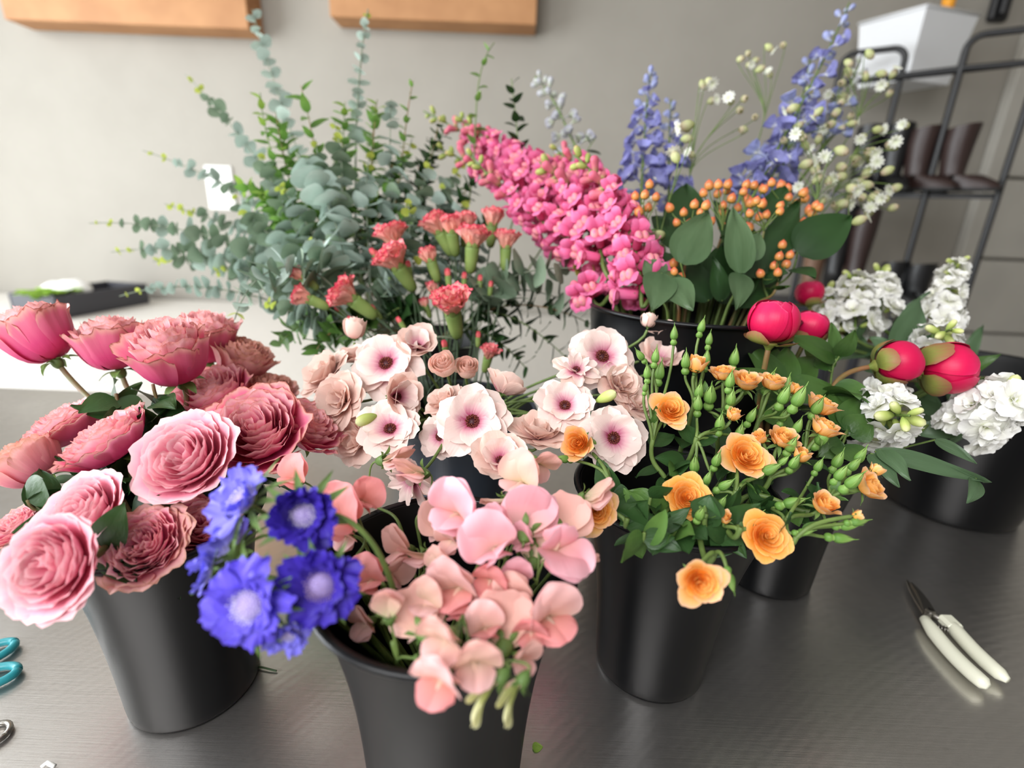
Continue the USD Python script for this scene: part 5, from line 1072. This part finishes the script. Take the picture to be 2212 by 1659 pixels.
campion('airy campion with pale yellow-green calyxes against the wall', (1490, 380, 1.0), scatter(1, [(1537, 180), (1545, 215), (1575, 212), (1612, 212), (1600, 240), (1630, 252), (1598, 280), (1478, 280), (1495, 300), (1487, 330), (1520, 190)], 1.0))
campion('tiny high campion tufts in front of the wall', (1650, 260, 1.12), scatter(2, [(1617, 118), (1622, 140), (1606, 126), (1640, 128), (1668, 108), (1652, 145), (1688, 98), (1660, 155)], 1.12, .012, .3))
campion('campion with hanging whitish calyxes at the right of the lavender delphinium', (1850, 260, 1.06), scatter(3, [(1840, 140), (1868, 155), (1815, 180), (1935, 150), (1915, 160), (1925, 195), (1885, 125), (1905, 185), (1830, 210)], 1.06, .014, .35))
campion('campion reaching out to the rack on the right', (1840, 340, 1.0), scatter(4, [(1905, 280), (1950, 270), (1915, 310), (1935, 305), (1890, 330), (1870, 325), (1895, 350), (1860, 300), (1880, 365)], 1.0, .0145, .5))
campion('campion with white starry flowers just above the berries', (1760, 440, .92), scatter(5, [(1780, 340), (1775, 380), (1765, 375), (1725, 405), (1805, 385), (1790, 400), (1740, 300), (1720, 290), (1830, 330), (1755, 350)], .93, .0145, .75))
campion('drooping campion at the right end of the berries', (1830, 420, .95), scatter(6, [(1905, 430), (1940, 445), (1880, 450), (1860, 430), (1850, 410), (1835, 440), (1820, 450), (1895, 415), (1870, 470), (1800, 440), (1780, 430)], .95, .0145, .5))
campion('campion with a few white blooms low between leaves and snapdragons', (1420, 540, .84), scatter(7, [(1425, 552), (1405, 440), (1455, 330), (1470, 275), (1410, 510)], .86, .015, .9))
campion('frothy campion crossing the lower posts of the rack', (1800, 420, 1.0), scatter(9, [(1845, 350), (1865, 385), (1885, 400), (1905, 375), (1860, 345), (1925, 410), (1825, 365), (1850, 395), (1840, 420), (1890, 350)], 1.0, .0145, .55))
campion('campion with pinkish calyxes in the middle of the lavender delphinium', (1770, 340, 1.04), scatter(10, [(1790, 205), (1765, 225), (1815, 225), (1800, 250), (1840, 245), (1780, 280), (1825, 275), (1850, 265), (1755, 200), (1835, 165)], 1.04, .0135, .4))
campion('small campion spray in front of the slanting delphinium', (1700, 330, .98), scatter(8, [(1700, 240), (1735, 265), (1690, 300), (1745, 320), (1760, 250), (1770, 290), (1790, 270)], .98, .0135, .5))

# ---- hypericum berries and their broad leaves
def hyper(label, fork, berries, seed):
    F0 = at(*fork); rng = np.random.default_rng(seed); pts = route(rng, B_berry, F0, (0, 0, 1.0), .06)
    t = Thing('hypericum', label, 'berries', pts[0], 'orange hypericum berries in the tall bucket'); v, f, uv = tube(pts, np.linspace(.0026, .0018, len(pts)), 7); t.mesh('stem', v, f, m_stem_red, uv)
    for px, py in berries:
        d = fork[2] + rng.uniform(-.03, .03); F = view(unit([(px - fork[0]) / 90 + rng.uniform(-.3, .3), .9, .35])); S = dep(9.5, d) * rng.uniform(.9, 1.12); o = at(px, py, d); b = o - F * .8 * S; L = np.linalg.norm(b - F0)
        p = bez([F0, F0 + [0, 0, .3 * L], b - F * .3 * L, b], np.linspace(0, 1, 7)); v, f, uv = tube(p, .0009, 5); t.mesh('side_stem', v, f, m_stem, uv)
        t.copy('berry', 'hypericum_berry', mat4(frame(F, rng.uniform(0, 6)), o, S))
    leaves_on(t, rng, pts, m_leaf_mid, rng.uniform(.8, .98, 3), .028, .008)
hyper('berry cluster next to the front snapdragon', (1395, 490, .80), [(1372, 425), (1393, 422), (1403, 400), (1417, 427), (1380, 458), (1400, 450), (1348, 440)], 1)
hyper('berry cluster over the left grey-green leaf', (1490, 505, .78), [(1462, 482), (1477, 460), (1500, 443), (1513, 460), (1534, 480), (1447, 450), (1525, 445), (1488, 485)], 2)
hyper('berry cluster left of the pointed upright leaf', (1560, 500, .82), [(1520, 418), (1552, 400), (1532, 402), (1550, 420), (1570, 412), (1580, 430), (1562, 445), (1560, 460), (1560, 490), (1572, 400)], 3)
hyper('berry cluster above the pointed upright leaf', (1610, 480, .82), [(1606, 415), (1612, 400), (1628, 402), (1614, 432), (1594, 450), (1632, 437), (1645, 442), (1620, 440), (1650, 410)], 4)
hyper('plump berry cluster at the centre right', (1650, 500, .79), [(1620, 462), (1655, 465), (1646, 442), (1685, 445), (1684, 458), (1618, 492), (1635, 435), (1640, 470)], 5)
hyper('highest berry cluster at the rear right', (1690, 450, .86), [(1667, 396), (1688, 402), (1702, 408), (1703, 428), (1648, 410), (1738, 430), (1735, 418), (1720, 440)], 6)
hyper('berry cluster at the right end by the campion', (1745, 490, .84), [(1748, 455), (1762, 445), (1736, 482), (1755, 462), (1770, 450)], 7)
hyper('low berry cluster on the right under the broad dark leaf', (1680, 610, .78), [(1690, 530), (1706, 552), (1683, 555), (1698, 572), (1680, 590), (1643, 592), (1672, 575)], 8)
hyper('low berry pair on the left under the grey-green leaf', (1460, 620, .74), [(1455, 570), (1456, 588), (1470, 600), (1450, 600)], 9)
G = 'broad leaves in the berry bucket'
shoot('salal_shoot', 'large broad leaf in the left centre of the berries', 'leaves', (1478, 600, .74), B_berry, [(1470, 568, .73, 1525, 468, .76, .030), (1478, 600, .74, 1420, 655, .70, .026)], m_leaf_salal, m_stem, group=None)
shoot('salal_shoot', 'pointed grey-green leaf standing upright in the centre of the berries', 'leaves', (1595, 600, .74), B_berry, [(1600, 590, .73, 1582, 455, .76, .023), (1600, 590, .73, 1592, 665, .69, .018), (1610, 560, .75, 1640, 505, .76, .02)], m_leaf_salal, m_stem)
shoot('salal_shoot', 'long dark leaf slanting up to the right behind the berries', 'leaves', (1650, 590, .80), B_berry, [(1640, 590, .79, 1722, 440, .84, .026), (1650, 600, .79, 1700, 590, .76, .018), (1630, 600, .78, 1545, 440, .88, .03)], m_leaf_dark, m_stem)
shoot('salal_shoot', 'broad dark leaf spreading to the far right of the tall bucket', 'leaves', (1720, 560, .80), B_berry, [(1722, 545, .79, 1832, 470, .80, .036), (1715, 580, .80, 1760, 600, .76, .018)], m_leaf_dark, m_stem)
shoot('salal_shoot', 'pair of drooping grey-green leaves on the tall bucket rim', 'leaves', (1420, 610, .72), B_berry, [(1430, 590, .71, 1410, 668, .68, .024), (1440, 605, .71, 1495, 668, .68, .024), (1425, 600, .73, 1395, 560, .74, .02)], m_leaf_salal, m_stem)
shoot('salal_shoot', 'round green leaf behind the left berry clusters', 'leaves', (1480, 520, .84), B_berry, [(1480, 520, .84, 1480, 405, .90, .04), (1480, 530, .84, 1410, 470, .86, .03)], m_leaf_dark, m_stem)
shoot('salal_shoot', 'curled leaf standing up among the highest berries', 'leaves', (1660, 480, .86), B_berry, [(1655, 470, .85, 1695, 405, .87, .02)], m_leaf_dark, m_stem)
shoot('salal_shoot', 'dark inner leaves filling the tall bucket', 'leaves', (1540, 600, .80), B_berry, [(1540, 640, .80, 1500, 540, .84, .03), (1540, 640, .80, 1570, 520, .84, .03), (1550, 650, .78, 1640, 560, .84, .03), (1530, 650, .78, 1420, 540, .84, .03), (1560, 650, .76, 1540, 560, .76, .016), (1570, 650, .80, 1680, 600, .84, .03)], m_leaf_dark, m_stem)

# ---- eucalyptus and green foliage at the back
def euc(label, path, nn=13, L0=.024, L1=.008, B=B_euc, tip=2, mat=None, seed=0, group=None, name='eucalyptus_stem', W=.62, ph=(68, 92), start=.12, r=.0022):
    rng = np.random.default_rng(seed + int(path[-1][0])); P = [at(*p) for p in path]; m = B.mouth(rng, P[0], .85); ft = B.foot(rng, m)
    low = bez([m, m + unit(m - ft) * .05, P[0] - unit(P[1] - P[0]) * .04, P[0]], np.linspace(0, 1, 10)); hi = bez(P, np.linspace(0, 1, 26))
    pts = np.vstack([np.linspace(ft, m, 4)[:-1], low[:-1], hi]); t = Thing(name, label, 'eucalyptus' if name[0] == 'e' else 'foliage', pts[0], group)
    v, f, uv = tube(pts, np.linspace(r, r * .4, len(pts)), 6); t.mesh('stem', v, f, m_stem_grey, uv)
    a0 = rng.uniform(0, 6)
    for i in range(nn):
        s = start + (1 - start) * (i + .5) / nn; k = s * 24.9; j = int(k); p = hi[j] + (hi[min(j + 1, 25)] - hi[j]) * (k - j); d = unit(hi[min(j + 1, 25)] - hi[max(j - 1, 0)])
        R = frame(d); L = 1.22 * (L0 + (L1 - L0) * s ** 1.6) * rng.uniform(.8, 1.15); L *= .62 if i >= nn - tip else 1.0; mm = m_euc_tip if i >= nn - tip else (mat or (m_euc_dark if rng.random() < .45 else m_euc))
        for sd in (0, np.pi):
            a = a0 + i * 1.57 + sd + rng.uniform(-.3, .3); o = R[:, 0] * math.cos(a) + R[:, 1] * math.sin(a)
            v, f, uv = flat_petal(rng, 0, L, L * W, 0, rng.uniform(-22, 22), cup=.12, ruf=.05, q=.55, base=.45, nu=9, nv=7, jag=.01, rk=2)
            tl = math.radians(rng.uniform(*ph) + rng.normal(0, 12)); z = d * math.cos(tl) + o * math.sin(tl); x = unit(d * math.sin(tl) - o * math.cos(tl) + rng.normal(0, .22, 3)); x = unit(x - (x @ z) * z); y = np.cross(z, x)
            t.mesh('leaf', v @ np.stack([x, y, z]) + p, f, mm, uv)
    return t
def green(label, path, nn=20, L0=.030, L1=.016, B=B_euc, mat=None, seed=0, group=None, W=.27, lime=0, r=.0022, ph=(45, 75)):
    rng = np.random.default_rng(seed + int(path[-1][0])); P = [at(*p) for p in path]; m = B.mouth(rng, P[0], .85); ft = B.foot(rng, m)
    low = bez([m, m + unit(m - ft) * .05, P[0] - unit(P[1] - P[0]) * .04, P[0]], np.linspace(0, 1, 10)); hi = bez(P, np.linspace(0, 1, 26))
    pts = np.vstack([np.linspace(ft, m, 4)[:-1], low[:-1], hi]); t = Thing('myrtle_branch', label, 'foliage', pts[0], group)
    v, f, uv = tube(pts, np.linspace(r, r * .4, len(pts)), 6); t.mesh('stem', v, f, m_stem_red if seed % 2 else m_stem, uv)
    for i in range(nn):
        s = .08 + .92 * (i + .5) / nn; k = s * 24.9; j = int(k); p = hi[j]; d = unit(hi[min(j + 1, 25)] - hi[max(j - 1, 0)]); R = frame(d)
        L = (L0 + (L1 - L0) * s ** 1.5) * rng.uniform(.8, 1.15); a = i * 2.4 + rng.uniform(-.4, .4); o = R[:, 0] * math.cos(a) + R[:, 1] * math.sin(a)
        tl = math.radians(rng.uniform(*ph)); z = d * math.cos(tl) + o * math.sin(tl); n = unit(d * math.sin(tl) - o * math.cos(tl))
        add_leaf(t, 'leaf', m_leaf_lime if i >= nn - lime else (mat or m_myrtle), rng, p, z, -n, L, L * W, bend=rng.uniform(5, 35), fold=.12, nu=5, nv=9)
D = 1.12
E_ = 'eucalyptus arching out at the left'
euc('eucalyptus stem rising to the upper left with its yellow-green tip highest', [(700, 560, D), (600, 400, D), (500, 260, D + .05), (400, 160, D + .08)], 13, .030, .012, seed=1)
euc('eucalyptus stem pointing left across the white switch plate', [(700, 600, D), (620, 450, D), (470, 380, D), (308, 325, D + .02)], 14, .032, .010, seed=2)
euc('eucalyptus stem ending in a bright yellow tip below the switch plate', [(690, 620, D), (600, 510, D), (480, 480, D), (355, 440, D)], 14, .030, .014, seed=3, tip=3)
euc('longest straight eucalyptus stem reaching farthest left', [(690, 640, 1.05), (560, 520, 1.05), (380, 475, 1.05), (192, 482, 1.05)], 17, .032, .009, seed=4)
euc('eucalyptus stem just under the longest straight one', [(680, 650, 1.05), (560, 560, 1.05), (400, 520, 1.08), (240, 545, 1.1)], 16, .032, .014, seed=5)
euc('eucalyptus stem with hanging leaves over the dark tray', [(680, 660, 1.08), (560, 590, 1.08), (430, 545, 1.1), (330, 565, 1.12)], 14, .032, .014, seed=6)
euc('lowest eucalyptus stem curving down above the garden roses', [(680, 680, 1.02), (560, 640, 1.0), (420, 590, 1.0), (258, 640, 1.0)], 16, .026, .008, seed=7, ph=(80, 100))
euc('eucalyptus tip drooping toward the top row of roses, sharpest of all', [(720, 620, .86), (640, 540, .82), (540, 570, .80), (507, 690, .80)], 13, .034, .016, seed=8, tip=1, W=.6, ph=(60, 85))
euc('tall thin eucalyptus stem whose top crosses the gap between the wooden boxes', [(690, 480, D), (640, 300, D), (580, 160, D + .05), (545, 20, D + .08)], 12, .030, .016, seed=9, tip=0, mat=m_euc)
euc('tall bare eucalyptus stem reaching up in front of the shorter wooden box', [(770, 560, 1.05), (765, 400, 1.05), (765, 180, 1.06), (795, 20, 1.08)], 12, .026, .012, seed=10, start=.45, tip=1, mat=m_euc, r=.0034)
euc('upright eucalyptus stem with stacked flat leaves near the snapdragon tips', [(850, 640, 1.0), (840, 500, 1.0), (840, 350, 1.0), (845, 215, 1.02)], 15, .026, .018, seed=11, tip=0, mat=m_euc, ph=(85, 95))
euc('pale blue eucalyptus chain hanging in the centre front of the foliage', [(640, 330, 1.0), (690, 400, .95), (730, 460, .92), (750, 590, .90)], 12, .036, .026, seed=12, tip=0, mat=m_euc, W=.62, ph=(50, 80))
euc('dark round-leaved eucalyptus branch lying right under the snapdragons', [(1020, 690, .90), (1060, 590, .90), (1150, 570, .88), (1295, 582, .86)], 11, .046, .022, seed=13, tip=2, mat=m_euc_dark, W=.62, ph=(60, 85))
euc('second dark eucalyptus branch behind the carnation stems, drooping right', [(1000, 680, .95), (1050, 620, .95), (1130, 610, .94), (1220, 650, .93)], 9, .046, .030, seed=14, tip=0, mat=m_euc_dark, W=.62, ph=(60, 85))
for k, (path, lab) in enumerate((
    ([(720, 620, 1.02), (640, 520, 1.0), (600, 420, 1.0), (560, 330, 1.02)], 'eucalyptus stem inside the left flank, beside the green leaves'),
    ([(740, 620, 1.0), (680, 520, .98), (640, 430, .98), (600, 400, .98)], 'short eucalyptus stem in the left middle of the bunch'),
    ([(760, 630, .98), (740, 520, .96), (700, 420, .97), (680, 300, 1.0)], 'eucalyptus stem in the middle under the tallest green leaves'),
    ([(800, 640, .98), (800, 520, .96), (780, 420, .96), (800, 330, 1.0)], 'eucalyptus stem right of the pale blue chain'),
    ([(840, 650, .98), (880, 540, .96), (900, 440, .97), (930, 350, 1.0)], 'eucalyptus stem leaning toward the snapdragons'),
    ([(820, 650, .95), (860, 600, .92), (900, 520, .92), (880, 430, .94)], 'eucalyptus stem behind the left-hand carnations'),
    ([(760, 680, .92), (700, 640, .88), (640, 600, .88), (590, 580, .90)], 'eucalyptus stem low at the left, ending behind the outermost carnations'),
    ([(760, 690, .92), (700, 700, .88), (640, 680, .86), (570, 650, .88)], 'lowest eucalyptus stem hanging down beside the roses'),
    ([(780, 680, .92), (740, 600, .88), (700, 560, .88), (660, 520, .90)], 'eucalyptus stem between the pale blue chain and the broad carnation'),
    ([(900, 660, .98), (960, 580, .98), (990, 500, 1.0), (1010, 420, 1.02)], 'shaded eucalyptus stem below the snapdragon tips'),
    ([(720, 640, 1.06), (620, 560, 1.05), (560, 500, 1.05), (500, 420, 1.06)], 'eucalyptus stem at the left border crossing two arching ones'),
    ([(700, 650, 1.06), (610, 600, 1.05), (540, 560, 1.05), (460, 590, 1.06)], 'eucalyptus stem at the left border just above the roses'),
    ([(800, 660, .90), (830, 640, .88), (870, 600, .88), (900, 560, .90)], 'eucalyptus stem low behind the slanting carnation stems'),
    ([(760, 620, .96), (720, 480, .95), (760, 380, .97), (720, 260, 1.0)], 'eucalyptus stem under the top rim of green leaves'),
    ([(720, 650, 1.0), (640, 560, .98), (560, 480, 1.0), (520, 460, 1.0)], 'eucalyptus stem with pale leaves just right of the switch plate'),
    ([(780, 640, 1.0), (840, 500, 1.0), (860, 400, 1.0), (890, 300, 1.02)], 'eucalyptus stem close beside the stacked flat leaves'),
    ([(900, 650, 1.0), (950, 560, 1.0), (940, 470, 1.0), (960, 400, 1.02)], 'eucalyptus stem right behind the topmost carnations'),
    ([(880, 640, 1.02), (920, 500, 1.0), (960, 420, 1.02), (1000, 350, 1.04)], 'eucalyptus stem whose tip reaches the snapdragon underside'),
    ([(940, 660, 1.0), (1000, 600, 1.0), (1030, 540, 1.0), (1060, 500, 1.0)], 'shaded eucalyptus stem left of the lower snapdragon edge'))):
    euc(lab, path, 12, .034, .016, seed=40 + k, tip=(2 if k % 2 else 1))
green('glossy green branch with separate oval leaves at the top left of the foliage', [(700, 480, 1.02), (690, 360, 1.02), (670, 260, 1.02), (650, 185, 1.02)], 15, .042, .034, seed=1, W=.24)
green('bright green branch with a lime tip at the left top of the foliage', [(680, 520, 1.02), (600, 400, 1.02), (570, 300, 1.02), (562, 200, 1.02)], 22, .034, .022, seed=2, lime=6)
green('green branch with a small-leaved tip left of the snapdragon tips', [(840, 500, 1.02), (870, 400, 1.02), (870, 280, 1.02), (892, 175, 1.02)], 20, .032, .016, seed=3)
green('thin twig curling at its top above the snapdragons', [(1010, 450, 1.04), (1040, 300, 1.04), (1010, 160, 1.04), (1068, 92, 1.04)], 12, .034, .018, seed=4)
green('small green branch with paired leaves above the snapdragons', [(1120, 420, 1.04), (1125, 340, 1.04), (1115, 260, 1.04), (1105, 170, 1.04)], 18, .036, .026, seed=6, mat=m_leaf_dark, W=.3)
green('green twig tip peeking out right of the snapdragons', [(1200, 480, 1.02), (1220, 420, 1.02), (1250, 350, 1.02), (1285, 300, 1.02)], 9, .036, .026, seed=8, mat=m_leaf_dark)
for k, (path, lab) in enumerate((
    ([(760, 500, 1.04), (740, 400, 1.04), (740, 300, 1.04), (745, 220, 1.04)], 'green branch at the top centre of the foliage'),
    ([(800, 500, 1.04), (800, 400, 1.04), (800, 300, 1.04), (815, 215, 1.04)], 'green branch right of the tall bare eucalyptus stem'),
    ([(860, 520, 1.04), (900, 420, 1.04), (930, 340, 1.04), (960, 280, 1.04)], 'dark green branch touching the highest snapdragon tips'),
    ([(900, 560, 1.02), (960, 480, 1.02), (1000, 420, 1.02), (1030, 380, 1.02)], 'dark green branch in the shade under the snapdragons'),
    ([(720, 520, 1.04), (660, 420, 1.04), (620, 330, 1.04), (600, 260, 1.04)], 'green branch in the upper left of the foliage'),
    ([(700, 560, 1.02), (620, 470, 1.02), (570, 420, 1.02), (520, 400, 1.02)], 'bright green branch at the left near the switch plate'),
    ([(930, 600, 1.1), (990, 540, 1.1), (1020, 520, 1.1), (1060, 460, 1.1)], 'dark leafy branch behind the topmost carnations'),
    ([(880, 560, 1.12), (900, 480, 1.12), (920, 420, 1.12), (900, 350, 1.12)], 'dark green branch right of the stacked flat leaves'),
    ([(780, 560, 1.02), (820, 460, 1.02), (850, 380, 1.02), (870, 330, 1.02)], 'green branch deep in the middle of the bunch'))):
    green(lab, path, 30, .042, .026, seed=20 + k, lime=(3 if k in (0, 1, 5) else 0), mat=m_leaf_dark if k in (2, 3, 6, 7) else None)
for k, (path, lab) in enumerate((
    ([(760, 700, .98), (690, 650, .92), (650, 700, .88), (600, 745, .86)], 'green sprig hanging low at the left, over the pale worktop'),
    ([(780, 710, .95), (740, 690, .88), (700, 720, .86), (680, 765, .86)], 'broad-leaved green sprig hanging between roses and ranunculus'),
    ([(1000, 700, .95), (1060, 650, .93), (1130, 680, .92), (1230, 780, .92)], 'dark narrow-leaved sprig hanging down left of the tall bucket'),
    ([(1000, 700, .95), (1080, 640, .93), (1180, 650, .92), (1275, 700, .92)], 'dark narrow-leaved sprig reaching to the tall bucket'),
    ([(980, 720, .95), (1030, 690, .92), (1090, 740, .90), (1140, 800, .90)], 'dark sprig low behind the rightmost carnation stems'),
    ([(820, 700, .95), (800, 660, .90), (760, 680, .88), (730, 720, .88)], 'green sprig under the broad coral carnation'),
    ([(880, 700, .95), (900, 660, .90), (860, 650, .88), (830, 690, .88)], 'shaded green sprig among the slanting carnation stems'))):
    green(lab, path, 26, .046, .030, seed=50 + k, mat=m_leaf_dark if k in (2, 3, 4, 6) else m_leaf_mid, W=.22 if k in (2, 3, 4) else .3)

rg = np.random.default_rng(77)
spots_ = ['on the left under the highest eucalyptus tip', 'in the upper middle beside the tall bare stem', 'at the right near the snapdragon buds', 'low in the middle behind the pale blue chain', 'at the left near the switch plate', 'under the stacked flat leaves', 'behind the slanting carnations', 'in the upper left below the lime tip', 'right of the pale blue chain', 'in the middle under the top green rim', 'at the lower left above the roses', 'at the upper right under the curling twig']
for k in range(12):
    x1, y1 = [(600, 300), (790, 240), (930, 300), (720, 470), (580, 420), (850, 330), (880, 460), (610, 250), (800, 420), (740, 300), (620, 480), (950, 270)][k] + rg.normal(0, 8, 2); bx = 760 + (x1 - 760) * .35
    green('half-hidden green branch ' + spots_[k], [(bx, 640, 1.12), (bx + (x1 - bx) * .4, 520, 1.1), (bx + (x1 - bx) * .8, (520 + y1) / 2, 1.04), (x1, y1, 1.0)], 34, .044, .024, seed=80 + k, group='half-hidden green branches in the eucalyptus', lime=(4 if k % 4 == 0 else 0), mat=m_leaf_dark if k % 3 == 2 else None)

# ---- secateurs, scissors and cuttings on the steel table
def onT(px, py, dz=0.0): p = at_z(px, py, TABLE_Z); return p + [0, 0, dz]
A_, B_, C1, C2 = onT(1955, 1265), onT(2003, 1340), onT(2128, 1500), onT(2170, 1486)
pv = B_ + [0, 0, .012]
t = Thing('secateurs', 'white-handled secateurs lying open on the steel table', 'secateurs', B_)
def blade(p, q, w0, z, th, curve):
    d = unit(q - p); n = np.array([-d[1], d[0], 0]); s = np.linspace(0, 1, 12); top = []
    L = np.linalg.norm(q - p); up_, lo_ = [], []
    for k in s:
        c = p + d * L * k + n * curve * math.sin(math.pi * k * .9); w = w0 * (1 - k) ** .7 + .0004; up_.append(c + n * w); lo_.append(c - n * w)
    ring = np.array(up_ + lo_[::-1]); m = len(ring); v = np.vstack([ring * [1, 1, 0] + [0, 0, z], ring * [1, 1, 0] + [0, 0, z + th]]); f = []
    for i in range(m): j = (i + 1) % m; f += [[i, j, j + m], [i, j + m, i + m]]
    for i in range(11): a, b, c, e = i, i + 1, m - 2 - i, m - 1 - i; f += [[a + m, b + m, c + m], [a + m, c + m, e + m], [b, a, c], [c, a, e]]
    return v, np.array(f)
for nm, q, w, z, cv in (('blade', A_, .008, TABLE_Z + .009, .002), ('counter_blade', A_ + (B_ - A_) * .12, .0075, TABLE_Z + .012, -.004)):
    v, f = blade(B_, q, w, z, .003, cv); t.mesh(nm, v, f, m_chrome, smooth=False)
def handle(pts, r): 
    pts = np.array(pts); c = bez(pts, np.linspace(0, 1, 14)); v, f, uv = tube(c, np.interp(np.linspace(0, 1, 14), [0, .15, .8, .93, 1], np.array([.7, 1, 1, .9, .45]) * r), 12); return v, f
h = [0, 0, .0125]
v, f = handle([onT(1992, 1352) + h, onT(2035, 1420) + h, onT(2090, 1470) + h, C1 + h], .0095); t.mesh('handle', v, f, m_cream)
v, f = handle([onT(2046, 1362) + h, onT(2072, 1392) + h, onT(2100, 1430) + h, C2 + h], .0095); t.mesh('handle', v, f, m_cream)
v, f = rbox(onT(2046, 1362) + [-.011, -.013, .006], onT(2046, 1362) + [.011, .013, .020], .004); t.mesh('handle_root', v, f, m_cream, smooth=False)
v, f, uv = lathe(np.array([(.0001, .018), (.006, .018), (.0065, .016), (.0065, .006), (.0001, .006)]), 14); t.mesh('pivot_bolt', v + B_, f[:, ::-1], m_chrome)
a = np.linspace(0, 5 * 2 * np.pi, 60); s0, s1 = onT(2012, 1366) + h, onT(2044, 1378) + h; ax_ = unit(s1 - s0); R = frame(ax_)
v, f, uv = tube(s0 + np.outer(np.linspace(0, 1, 60), s1 - s0) + .004 * (np.outer(np.cos(a), R[:, 0]) + np.outer(np.sin(a), R[:, 1])), .0009, 5); t.mesh('spring', v, f, m_chrome)
v, f, uv = tube([onT(1992, 1352) + h, B_ + [0, 0, .012], onT(2046, 1362) + h], [.005, .006, .005], 8); t.mesh('head', v, f, m_chrome)

def loop(c, rx, ry, r, yaw, n=24):
    a = np.linspace(0, 2 * np.pi, n + 1); p = np.stack([rx * np.cos(a), ry * np.sin(a), 0 * a], 1); cs, sn = math.cos(yaw), math.sin(yaw)
    return tube(p @ np.array([[cs, sn, 0], [-sn, cs, 0], [0, 0, 1]]) + c, r, 8)
t = Thing('scissors', 'scissors with teal loop handles cut off by the left frame edge', 'scissors', onT(-40, 1420))
for (x, y), yaw in (((-26, 1425), .9), ((-22, 1475), .5)):
    v, f, uv = loop(onT(x, y, .007), .026, .015, .005, yaw); t.mesh('handle', v, f, m_teal, uv)
v, f = blade(onT(-60, 1440), onT(-240, 1400), .007, TABLE_Z + .004, .003, .002); t.mesh('blade', v, f, m_chrome, smooth=False)
v, f = blade(onT(-60, 1455), onT(-240, 1420), .007, TABLE_Z + .008, .003, -.002); t.mesh('blade', v, f, m_chrome, smooth=False)
t = Thing('key_ring', 'steel ring at the lower left frame edge', 'ring', onT(-12, 1592)); v, f, uv = loop(onT(-12, 1592, .004), .013, .013, .003, 0); t.mesh('ring', v, f, m_chrome, uv)
t = Thing('wire_tie', 'short white tie at the bottom left of the table', 'wire', onT(105, 1657)); v, f, uv = tube([onT(92, 1662, .003), onT(104, 1655, .005), onT(120, 1660, .003)], .0022, 7); t.mesh('wire', v, f, m_white, uv)
rng = np.random.default_rng(9)
t = Thing('fallen_leaf', 'tiny green leaf lying on the table in front of the nearest bucket', 'leaf', onT(1163, 1617)); add_leaf(t, 'leaf', m_leaf_lime, rng, onT(1150, 1618, .002), onT(1178, 1614) - onT(1150, 1618), (0, .3, -1.0), .012, .005, bend=15)
t = Thing('fallen_twig', 'dark curved twig lying right of the rose bucket', 'twig', onT(540, 1448)); v, f, uv = tube(bez([onT(535, 1446, .002), onT(560, 1440, .004), onT(585, 1452, .003), onT(598, 1452, .002)], np.linspace(0, 1, 10)), .0012, 6); t.mesh('twig', v, f, m_stem_dark, uv)
